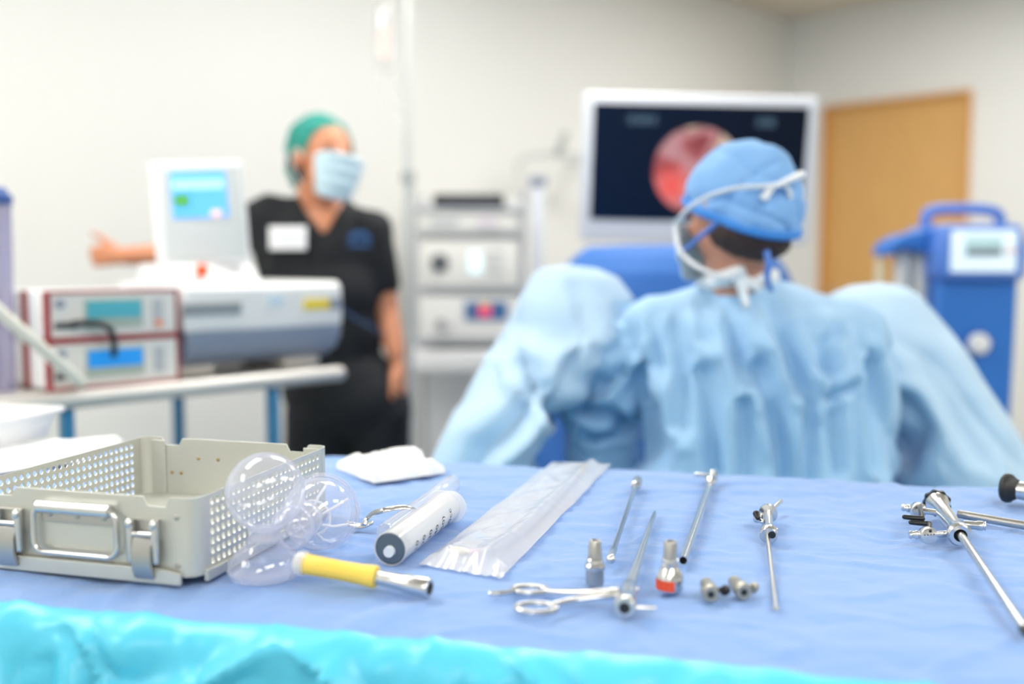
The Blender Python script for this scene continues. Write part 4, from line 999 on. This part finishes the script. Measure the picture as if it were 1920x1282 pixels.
# articulated wall arm
wa = thing('wall_arm', 'thin pale grey articulated arm beside the monitor', 'bracket arm', at(1050, 290, 4.5) )
wo = Vector(wa.location)
ap = smoothpath([at(972, 332, 4.5), at(975, 302, 4.5), at(1000, 290, 4.5), at(1050, 288, 4.5), at(1090, 292, 4.55), at(1130, 300, 4.75)], 6)
wal_n = Vector((.7071, -.7071, 0))
ar = M().tube([p-wo for p in ap], .014, 10).build('arm', mat('pale_grey_metal', (206, 210, 208), .4), wa)
M().cap(at(1048, 286, 4.48)-wo, .022, at(1060, 252, 4.48)-wo, .016).build('joint', mat('mid_grey_joint', (170, 176, 174), .4), wa)
# run on to the wall behind
far = at(1130, 300, 4.75); s_ = (far-CO).dot(V); fw_ = far - V*(s_-.004)
M().tube([ap[-1]-wo, fw_-wo], .014, 10).build('wall_mount', mat('pale_grey_metal', (206, 210, 208), .4), wa)
# IV pole with bag
IY = 3.3
iv = thing('iv_pole', 'slender steel drip pole between the standing person and the equipment trolley', 'pole', (at(766, 400, IY).x, IY, 0))
pgm = mat('pole_metal', (206, 210, 208), .35, .4)
M().cyl((0, 0, .09), (0, 0, 2.2), .013).build('pole', pgm, iv)
M().cyl((0, 0, 1.0), (0, 0, zf(330, IY)), .017).build('outer_tube', pgm, iv)
M().rev([(-.02, .018), (-.018, .025), (.018, .025), (.02, .018)], (0, 0, zf(332, IY)), (0, 0, 1), 20).build('clamp', mat('mid_grey_joint', (170, 176, 174), .4), iv)
hk = M(); hk.tube(smoothpath([(0, 0, 2.19), (-.04, 0, 2.21), (-.075, 0, 2.18), (-.085, 0, 2.14), (-.075, 0, 2.12)], 5), .005); hk.tube(smoothpath([(0, 0, 2.19), (.04, 0, 2.21), (.075, 0, 2.18), (.085, 0, 2.14)], 5), .005)
hk.build('hook', pgm, iv)
for i in range(5):
    a = 2*PI*i/5; M().tube([(0, 0, .10), (.24*math.cos(a), .24*math.sin(a), .06)], .013).build('leg', pgm, iv)
    M().rev([(-.01, .024), (.01, .024)], (.25*math.cos(a), .25*math.sin(a), .025), (math.sin(a), -math.cos(a), 0), 20).build('castor', black, iv)
bg = thing('iv_bag', 'clear drip bag with faint pink label hanging from the pole', 'bag', (at(722, 100, IY).x, IY, zf(140, IY)))
loftb = M(); vs, fs = loftz([(.0+.23, -.012, .012, -.004, .004), (.21, -.028, .028, -.010, .010), (.15, -.032, .032, -.016, .016), (.04, -.032, .032, -.018, .018), (.015, -.026, .026, -.010, .010), (.0, -.006, .006, -.005, .005)], n=32, nz=24)
loftb.add(vs, fs); loftb.build('pouch', film('bag_film', (240, 240, 240), .15, .4, .1), bg)
M().box((0, -.019, .10), (.030, .001, .10)).build('label', mat('pink_label', (232, 204, 196), .6), bg, smooth=False)
M().tube(smoothpath([(0, 0, .002), (-.006, 0, -.05), (.02, 0, -.10), (.06, 0, -.13)], 5), .003, 8).build('drip_line', clear2, bg)

# ================================================================= LEFT EQUIPMENT TABLE
A0 = Vector((-.868, 1.872, 0)); LD = Vector((.6928, .7211, 0)); LN = Vector((-.7211, .6928, 0)); LZ = .95
LA = math.atan2(LD.y, LD.x)
et = thing('equipment_table', 'steel equipment table on blue legs, holding the boxes at left', 'table', A0, LA)
stm = mat('table_steel', (206, 203, 198), .4, .55)
M().box((.265, .24, LZ-.012), (.77, .50, .018)).build('tabletop', stm, et, smooth=False, bevel=.004)
rl = M(); rl.cap((-.12, -.005, LZ-.014), .018, (.655, -.005, LZ-.014), .018); rl.cap((-.12, .485, LZ-.014), .018, (.655, .485, LZ-.014), .018); rl.build('rail', stm, et)
lgm = mat('teal_blue_leg', (50, 128, 172), .4)
for x, y in ((.03, .02), (.49, .02), (.03, .46), (.49, .46)): M().box((x, y, (LZ-.02)/2), (.022, .022, LZ-.02)).build('leg', lgm, et, smooth=False)
M().box((.26, .24, .25), (.50, .46, .015)).build('lower_shelf', stm, et, smooth=False)
def lt(x, y, z_=0): return A0 + LD*x + LN*y + Vector((0, 0, LZ + z_))
def ebox(z_, label, scol, lit):
    d = thing('control_box', label, 'medical device', lt(.002, .035, z_), LA, 'stacked red and white control boxes'); w_, h_ = .272, .096
    M().box((w_/2, .14, h_/2), (w_-.004, .26, h_-.006), bev=.004).build('case', white_pl, d)
    fr = M()
    for c, s in (((w_/2, 0, .003), (w_, .010, .006)), ((w_/2, 0, h_-.003), (w_, .010, .006)), ((.004, 0, h_/2), (.010, .012, h_)), ((w_-.003, 0, h_/2), (.006, .010, h_))): fr.box(c, s)
    fr.build('red_trim', red_pl, d, smooth=False, bevel=.001, label='red trim')
    for yy in (.10, .26): M().box((.0, yy, h_/2), (.006, .022, h_-.002)).build('side_strip', red_pl, d, smooth=False, label='red side strip')
    M().box((w_/2, .001, h_/2), (w_-.014, .008, h_-.012)).build('front_panel', mat('warm_white_panel', (226, 224, 220), .4), d, smooth=False)
    M().box((w_*.49, -.004, h_*.52), (w_*.44, .005, h_*.62), bev=.001).build('display_frame', mat('display_grey', (172, 184, 172), .4), d)
    M().box((w_*.49, -.007, h_*.60), (w_*.41, .002, h_*.36)).build('display', mat('disp'+str(z_), scol, .3, emit=scol, es=lit), d, smooth=False, label='lit blue display' if z_ == 0 else 'teal display')
    M().rev([(0, .009), (.008, .008), (.009, 0)], (w_*.10, -.003, h_*.74), (0, -1, 0), 20).build('button', dgrey_pl, d)
    M().box((w_*.14, -.004, h_*.30), (w_*.16, .004, h_*.14)).build('socket', mat('charcoal_socket', (64, 66, 72), .5), d, smooth=False)
    M().box((w_*.83, -.004, h_*.5), (w_*.08, .004, h_*.55)).build('slider_panel', grey_pl, d, smooth=False)
    if z_ > 0: M().rev([(0, .007), (.007, .006), (.008, 0)], (w_*.83, -.006, h_*.26), (0, -1, 0), 20).build('orange_button', mat('orange_knob', (240, 130, 70), .4), d)
    return d
ebox(0, 'red-trimmed white control box with bright blue display, lower of the stack', (20, 128, 204), .5)
ebox(.0975, 'red-trimmed white control box with teal display, upper of the stack', (66, 150, 166), .35)
tag(M().tube(smoothpath([lt(.045, .016, .13), lt(.09, .006, .13), lt(.115, .004, .115), lt(.122, .006, .09), lt(.125, .014, .062)], 6), .0065, 10).build('cable', black), 'short black cable looping down the front of the control boxes', 'cable')
hp = smoothpath([at(-150, 470, 1.70), at(-70, 520, 1.74), at(0, 585, 1.78), at(75, 650, 1.83), lt(.055, .000, .014)], 7)
tag(M().tube(hp, .0115, 14).build('suction_hose', mat('ivory_hose', (226, 224, 212), .4)), 'thick ivory hose slanting down across the control boxes', 'hose')
# canister at far left
cn = thing('canister', 'tall clear lilac canister with blue lid at the left edge', 'canister', lt(-.005, .17) + Vector((0, 0, .001)), 0)
# (its foot stands on the table end)
cn.location = Vector((-1.011, 1.938, LZ-.002))
M().rev([(0, .0), (.0, .036), (.36, .040), (.362, .040)], (0, 0, 0), (0, 0, 1), 40).build('jar', film('lilac_plastic', (168, 164, 204), .55, .8, .08), cn)
M().rev([(.362, .043), (.378, .043), (.384, .036), (.395, .030), (.396, 0)], (0, 0, 0), (0, 0, 1), 40).build('lid', mat('navy_lid', (48, 84, 150), .4), cn, label='blue lid')
# holmium-style console: white body with grey belly and tilting panel
cs = thing('laser_console', 'big white console with grey belly and upright screen panel on the table', 'medical device', lt(.285, .035), LA)
pf = [(.0, .075), (-.012, .10), (-.012, .185), (.0, .205), (.30, .205), (.32, .19), (.32, .06), (.30, .035), (.10, .025), (.03, .04)]
bd_ = M(); bd_.prism([(y, z_) for y, z_ in [(-.012, .100), (-.012, .190), (.004, .204), (.30, .204), (.31, .195), (.31, .100)]], .0, .405, 'yz'); bd_.build('upper_body', white_pl, cs, bevel=.008)
bl_ = M(); bl_.prism([(y, z_) for y, z_ in [(-.014, .101), (-.010, .075), (.01, .045), (.05, .022), (.30, .020), (.31, .03), (.31, .101)]], .004, .402, 'yz'); bl_.build('belly', dgrey_pl, cs, bevel=.006, label='grey lower housing')
for x in (.05, .33): M().box((x, .15, .011), (.10, .2, .022), bev=.004).build('foot', mat('beige_foot', (206, 200, 190), .5), cs)
M().box((.062, -.015, .148), (.135, .006, .026)).build('display_strip', mat('grey_strip', (140, 146, 150), .3), cs, smooth=False)
M().box((.33, -.015, .150), (.07, .006, .022)).build('warning_label', mat('yellow_label', (232, 206, 40), .5), cs, smooth=False, label='yellow warning label')
M().box((.38, -.014, .150), (.030, .006, .026)).build('grey_label', dgrey_pl, cs, smooth=False)
M().box((.22, -.014, .162), (.035, .005, .018)).build('blue_label', mat('faint_blue_label', (196, 218, 234), .5), cs, smooth=False)
pl = M(); pl.prism([(.06, .200), (.10, .245), (.26, .245), (.28, .200)], .03, .235, 'yz'); pl.build('plinth', white_pl, cs, bevel=.006)
PT = Matrix.Translation((.120, .12, .245)) @ Matrix.Rotation(math.radians(-28), 4, 'Z') @ Matrix.Rotation(math.radians(-9), 4, 'X') @ Matrix.Rotation(math.radians(-3), 4, 'Y')
pn_ = M().box((0, .0, .115), (.205, .03, .24), bev=.010, T=PT).build('panel', white_pl, cs)
M().box((0.006, -.0165, .112), (.175, .004, .215), bev=.0015, T=PT).build('panel_face', mat('pale_grey_face', (196, 202, 204), .4), pn_)
M().box((.0, -.020, .155), (.120, .003, .105), T=PT).build('display', mat('console_display', (70, 160, 236), .3, emit=(84, 172, 244), es=.6), pn_, smooth=False, label='bright blue display')
M().box((.0, -.0225, .178), (.110, .002, .022), T=PT).build('display_bar', mat('display_pale', (150, 205, 246), .3, emit=(160, 212, 250), es=.7), pn_, smooth=False)
M().box((-.038, -.0225, .142), (.034, .002, .030), T=PT).build('display_icon', mat('display_green', (60, 150, 60), .3, emit=(60, 150, 60), es=.5), pn_, smooth=False, label='green icon')
M().box((.034, -.0225, .110), (.022, .002, .014), T=PT).build('display_button', mat('display_pink', (240, 190, 200), .3, emit=(240, 190, 200), es=.6), pn_, smooth=False)
M().rev([(0, .012), (.006, .014), (.014, .014), (.020, .010), (.021, 0)], (.085, .072, .222), (0, -.4, 1), 24).build('stop_button', mat('orange_red', (250, 84, 32), .4), cs, label='orange-red stop button')

# ================================================================= RIGHT BLUE TOWER
BY = 2.70
bt = thing('pump_tower', 'tall blue pump unit with carry handle and white lit screen', 'medical device', (at(1838, 500, BY).x, BY, 0), math.radians(-4))
zb = lambda y: at(1838, y, BY).z
bw = .212
M().prism([(-bw/2+.01, .08), (bw/2-.008, .08), (bw/2+.006, zb(520)), (-bw/2, zb(520))], .02, .30).build('body', blue_pl, bt, bevel=.012)
hd = M(); hd.prism([(-bw/2-.006, zb(525)), (bw/2+.012, zb(525)), (bw/2+.016, zb(470)), (bw/2+.0, zb(420)), (-bw/2+.0, zb(420)), (-bw/2-.012, zb(470))], -.012, .30); hd.build('head', lblue_pl, bt, bevel=.016)
ph = M(); q = [(-bw/2+.008, zb(430)), (-bw/2+.006, zb(400)), (-bw/2+.03, zb(388)), (0, zb(386)), (bw/2-.03, zb(390)), (bw/2-.004, zb(402)), (bw/2-.002, zb(432))]
ph.tube([Vector((p.x, .14, p.y)) for p in smoothpath([(a, b, 0) for a, b in q], 5)], .0155, 14); ph.build('handle', lblue_pl, bt)
M().box((0.002, -.014, zb(471)), (.172, .008, .112), (0, 0, 0), bev=.003).build('screen_bezel', mat('bright_panel', (222, 236, 244), .35, emit=(220, 238, 248), es=.35), bt, label='pale lit front panel')
M().box((.000, -.0195, zb(462)), (.098, .003, .052)).build('screen', mat('mint_screen', (170, 200, 204), .3, emit=(176, 206, 210), es=.4), bt, smooth=False)
M().box((.000, -.0215, zb(472)), (.09, .002, .02)).build('screen_row', mat('slate_row', (120, 136, 150), .3), bt, smooth=False)
M().box((.07, -.0195, zb(470)), (.026, .003, .006)).build('red_mark', mat('red_mark', (230, 110, 100), .4), bt, smooth=False)
M().rev([(0, .040), (.006, .038), (.007, .030)], (.008, .020, zb(645)), (0, -1, 0), 40).build('knob_ring', mat('deeper_blue', (26, 92, 176), .4), bt)
M().rev([(.004, .030), (.018, .028), (.024, .022), (.026, 0)], (.008, .020, zb(645)), (0, -1, 0), 36).build('knob', white_pl, bt, label='white round knob')
am = M(); am.prism([(-bw/2+.01, zb(425)), (-bw/2-.075, zb(438)), (-bw/2-.120, zb(455)), (-bw/2-.128, zb(480)), (-bw/2-.112, zb(480)), (-bw/2-.085, zb(465)), (-bw/2+.01, zb(475))], .06, .20); am.build('side_bracket', blue_pl, bt, bevel=.008)
for x, r in ((-.195, .024), (-.142, .026)):
    M().rev([(0, r*.8), (.01, r), (.36, r), (.37, r*.8)], (x+.03, .13, zb(468)-.37), (0, 0, 1), 28).build('cylinder', mat('frosted_white', (222, 222, 216), .4), bt, label='frosted white cylinder')
M().rev([(0, .006), (.05, .014), (.10, .012)], (-.228, .13, zb(470)-.12), (0, 0, 1), 20).build('cone', mat('cream_cone', (226, 214, 180), .4), bt)
M().box((0, .16, .05), (.42, .42, .06), bev=.015).build('base', grey_pl, bt)
for qx in (-1, 1):
    for qy in (-1, 1): M().rev([(-.012, .022), (.012, .022)], (qx*.17, .16+qy*.17, .0225), (1, 0, 0), 18).build('castor', black, bt)

# ================================================================= STANDING PERSON
NY = 2.80
Pn = lambda px, py, dy=0.0: at(px, py, NY+dy)
nur = thing('person', 'standing person in black scrubs, teal hair net and pale blue face mask', 'person', (Pn(650, 800).x, NY, 0))
nf = Vector((.66, -.75, .02)); nhc = Pn(606, 300, -.02)
NT = hm(nhc, nf, 0, -.16)
body = M(); head_prims(body, NT, .97)
body.cap(nhc + Vector((-.025, .03, -.06)), .056, Pn(600, 402, .03), .060)
chest = Pn(600, 480, .03)
body.ell(chest, (.150, .095, .17), (0, -.05, 0)); body.ell(Pn(618, 600, .03), (.125, .09, .16)); body.ell(Pn(645, 740, .03), (.150, .11, .14))
s1_, s2_ = Pn(507, 408, .03), Pn(696, 434, .03)
e1_, w1_ = Pn(366, 476, .17), Pn(232, 480, .02)
e2_, w2_ = Pn(722, 580, .05), Pn(742, 662, .01)
body.cap(Pn(598, 412, .03), .055, s1_, .052); body.cap(Pn(602, 412, .03), .055, s2_, .050)
body.cap(s1_, .052, e1_, .038); body.cap(e1_, .040, w1_, .026)
body.cap(s2_, .052, e2_, .040); body.cap(e2_, .040, w2_, .028)
XH = Matrix((( -1, 0, 0), (0, 0, -1), (0, -1, 0))).transposed()   # palm axis to the left, back of hand to the camera, thumb up
XT = Matrix((Vector((-1, -.1, 0)).normalized(), Vector((0, 0, 1)), Vector((-.1, 1, 0)).normalized()*-1)).transposed().to_4x4()
hand(body, Matrix.Translation(w1_ + Vector((-.022, 0, 0))) @ XT, 1, curl=.95, thumb_up=.15, s=.86)
XD = Matrix((Vector((.1, -.1, -1)).normalized(), Vector((-.3, -1, .07)).normalized(), Vector((1, -.3, .1)).normalized())).transposed().to_4x4()
hand(body, Matrix.Translation(w2_ + Vector((.008, -.01, -.05))) @ XD, 1, curl=.22, s=.92)
hipx = Pn(650, 790).x
for q in (-1, 1):
    hp_ = Vector((hipx + q*.085, NY+.03, .80)); kk = Vector((hipx+q*.095, NY+.01, .45)); aa_ = Vector((hipx+q*.10, NY+.04, .07))
    body.cap(hp_, .085, kk, .055); body.cap(kk, .055, aa_, .036)
me = fuse(body, .006, 4); o = link('body', me, skin_a, nur); wchild(o, nur)
# scrub top
tp = M(); tp.ell(chest + Vector((0, 0, .0)), (.168, .112, .185), (0, -.05, 0)); tp.ell(Pn(612, 545, .02), (.160, .115, .14)); tp.ell(Pn(620, 620, .03), (.148, .112, .16)); tp.ell(Pn(640, 730, .03), (.172, .13, .13))
tp.cap(Pn(590, 415, .03), .066, s1_, .066); tp.cap(Pn(606, 415, .03), .066, s2_, .066)
tp.cap(Pn(505, 425, .03), .062, Pn(528, 540, .03), .055); tp.cap(s1_, .070, s1_.lerp(e1_, .55), .064); tp.cap(s2_, .070, s2_.lerp(e2_, .62), .062)
def topf2(p, n):
    # v-neck and neck opening
    a_ = Pn(601, 440, -.12); l_ = Pn(556, 366, 0); r_ = Pn(646, 384, 0)
    if p.y < NY+.045 and p.z > a_.z:
        t_ = (p.z-a_.z)/(l_.z-a_.z); xl = a_.x + (l_.x-a_.x)*t_; t2_ = (p.z-a_.z)/(r_.z-a_.z); xr = a_.x + (r_.x-a_.x)*t2_
        if xl < p.x < xr:
            e_ = min(p.x-xl, xr-p.x)
            if e_ > .0055: return None
            return Vector((xl if p.x-xl < xr-p.x else xr, p.y, p.z)) + n*.004
    nn = Pn(598, 385, .03)
    if (Vector((p.x, p.y, 0))-Vector((nn.x, nn.y, 0))).length < .064 and p.z > nn.z-.03: return None
    # sleeve mouths
    d = .010*N3(p.x*7+p.z*3, p.y*6, p.z*5) + .006*N3(p.x*16, p.y*12, p.z*10+3)
    return p + n*d
me = fuse(tp, .0075, 6, topf2); topo = link('scrub_top', me, scrub_m, nur, label='black v-neck scrub top'); md = topo.modifiers.new('t', 'SOLIDIFY'); md.thickness = .002; wchild(topo, nur)
tr_ = M(); tr_.ell(Pn(738, 775, -.005), (.050, .060, .075)); tr_.ell(Vector((hipx, NY+.03, .80)), (.178, .13, .13))
for q in (-1, 1):
    tr_.cap(Vector((hipx+q*.085, NY+.03, .78)), .098, Vector((hipx+q*.098, NY+.01, .45)), .082); tr_.cap(Vector((hipx+q*.098, NY+.01, .45)), .082, Vector((hipx+q*.105, NY+.04, .10)), .072)
me = fuse(tr_, .008, 5, lambda p, n: p + n*(.010*N3(p.x*8, p.y*8, p.z*4)+.005*N3(p.x*18, p.y*18, p.z*9))); o = link('trousers', me, scrub_m, nur, label='black scrub trousers'); wchild(o, nur)
sh = M()
for q in (-1, 1): sh = M().ell(Vector((hipx+q*.10, NY-.03, .045)), (.048, .125, .042)); o = link('shoe', fuse(sh, .008, 2), black, nur); wchild(o, nur)
def badge(px0, py0, px1, py1, dy):
    a, b = Pn(px0, py0, dy), Pn(px1, py1, dy); return (a+b)/2, abs(b.x-a.x), abs(b.z-a.z)
c, w_, h_ = badge(502, 424, 577, 468, -.098)
o = M().box(c, (w_, .004, h_), (0, 0, -.18), bev=.0015).build('name_badge', mat('badge_white', (240, 242, 246), .4), topo, label='white name badge'); o.data.transform(Matrix.Translation(-Vector(nur.location)))
o = M(); 
for i in range(2): o.box(c + Vector((.004, -.0035, .006-.014*i)), (w_*.6, .001, .003), (0, 0, -.18))
o = o.build('badge_line', mat('badge_grey', (176, 186, 200), .5), topo, smooth=False); o.data.transform(Matrix.Translation(-Vector(nur.location)))
em_ = M(); c = Pn(674, 448, -.087)
for i in range(24):
    a0, a1 = 2*PI*i/24, 2*PI*(i+1)/24
em_.tube([c + Vector((.026*math.cos(a), .004*math.cos(a)+.006*0, .017*math.sin(a))) for a in [PI*i/14 for i in range(-2, 17)]], .0035, 8)
for i in range(3): em_.cap(c + Vector((-.014+.014*i, -.001, .0)), .003, c + Vector((-.010+.012*i, -.001, .012)), .003)
em_.box(c + Vector((0, 0, -.016)), (.06, .003, .007))
o = em_.build('chest_logo', mat('embroidery_blue', (36, 92, 150), .6), topo, label='blue embroidered emblem'); o.data.transform(Matrix.Translation(-Vector(nur.location)))
pp = M(); pp.tube(smoothpath([Pn(634, 574, -.092), Pn(665, 596, -.092), Pn(695, 612, -.082), Pn(720, 630, -.055)], 5), .006, 8, flat=.6)
o = pp.build('piping', mat('navy_piping', (24, 62, 104), .6), topo, label='navy piping'); o.data.transform(Matrix.Translation(-Vector(nur.location)))
# mask, cap, eyes
def nmask(a, b):
    an = (a-.5)*2.55; y = .118*math.cos(an*.60); x = (.080-.026*(1-b)**1.5)*math.sin(an); zz = -.118 + .122*b - .030*(abs(a-.5)*2)**3*(b-.5)
    y = y*(1-.12*(1-b)**2) + .004; y -= .018*max(0, .25-b)*2; y += .003*math.sin(b*PI*7)*math.cos(an*.7)
    return NT @ Vector((x, y - .004, zz))
vs, fs = grid(28, 18, nmask); o = M().add(vs, fs).build('mask', mat('pale_blue_mask', (202, 228, 238), .75, bump=.2, bscale=300), nur, solid=.0015, ang=180, label='pale blue pleated face mask'); wchild(o, nur)
for q in (-1, 1):
    m2 = M().tube([NT @ Vector(p) for p in ((q*.082, .035, -.01), (q*.088, .0, .012), (q*.090, -.018, -.008), (q*.084, .0, -.05), (q*.078, .03, -.085))], .0018, 8).build('ear_loop', whm, o); m2.data.transform(Matrix.Translation(-Vector(nur.location)))
hn = M(); hn.ell((0, -.030, .040), (.090, .098, .090), T=NT, u=40, v=28); hn.ell((0, -.070, -.005), (.072, .060, .085), T=NT, u=32, v=20)
NTi = NT.inverted()
def netf(p, n):
    l = NTi @ p
    if l.y > .052 - .35*(.085-l.z) - .0 + .10*max(0, l.z-.06): return None
    if l.z < -.105: return None
    return p + n*(.005*N3(p.x*30, p.y*30, p.z*30) + .003*N3(p.x*70, p.y*70, p.z*70))
me = fuse(hn, .004, 3, netf); o = link('hair_net', me, mat('teal_net_cloth', (38, 142, 130), .75, bump=.3, bscale=250), nur, label='teal bouffant hair net'); md = o.modifiers.new('t', 'SOLIDIFY'); md.thickness = .0012; wchild(o, nur)
o = link('hair', fuse(M().ell((0, -.045, .0), (.078, .075, .085), T=NT), .005, 2), mat('dark_brown_hair', (46, 34, 32), .8, bump=.4, bscale=300), nur); wchild(o, nur)
for q in (-1, 1):
    o = M().ell((q*.031, .080, .004), (.013, .008, .0065), T=NT, u=16, v=10).build('eye', mat('eye_dark', (70, 48, 44), .2), nur); wchild(o, nur)
    o = M().tube([NT @ Vector((q*x, y, z_)) for x, y, z_ in ((.014, .096, .022), (.032, .090, .028), (.050, .074, .022))], .0028, 8).build('eyebrow', mat('brow_brown', (88, 56, 44), .8), nur); wchild(o, nur)
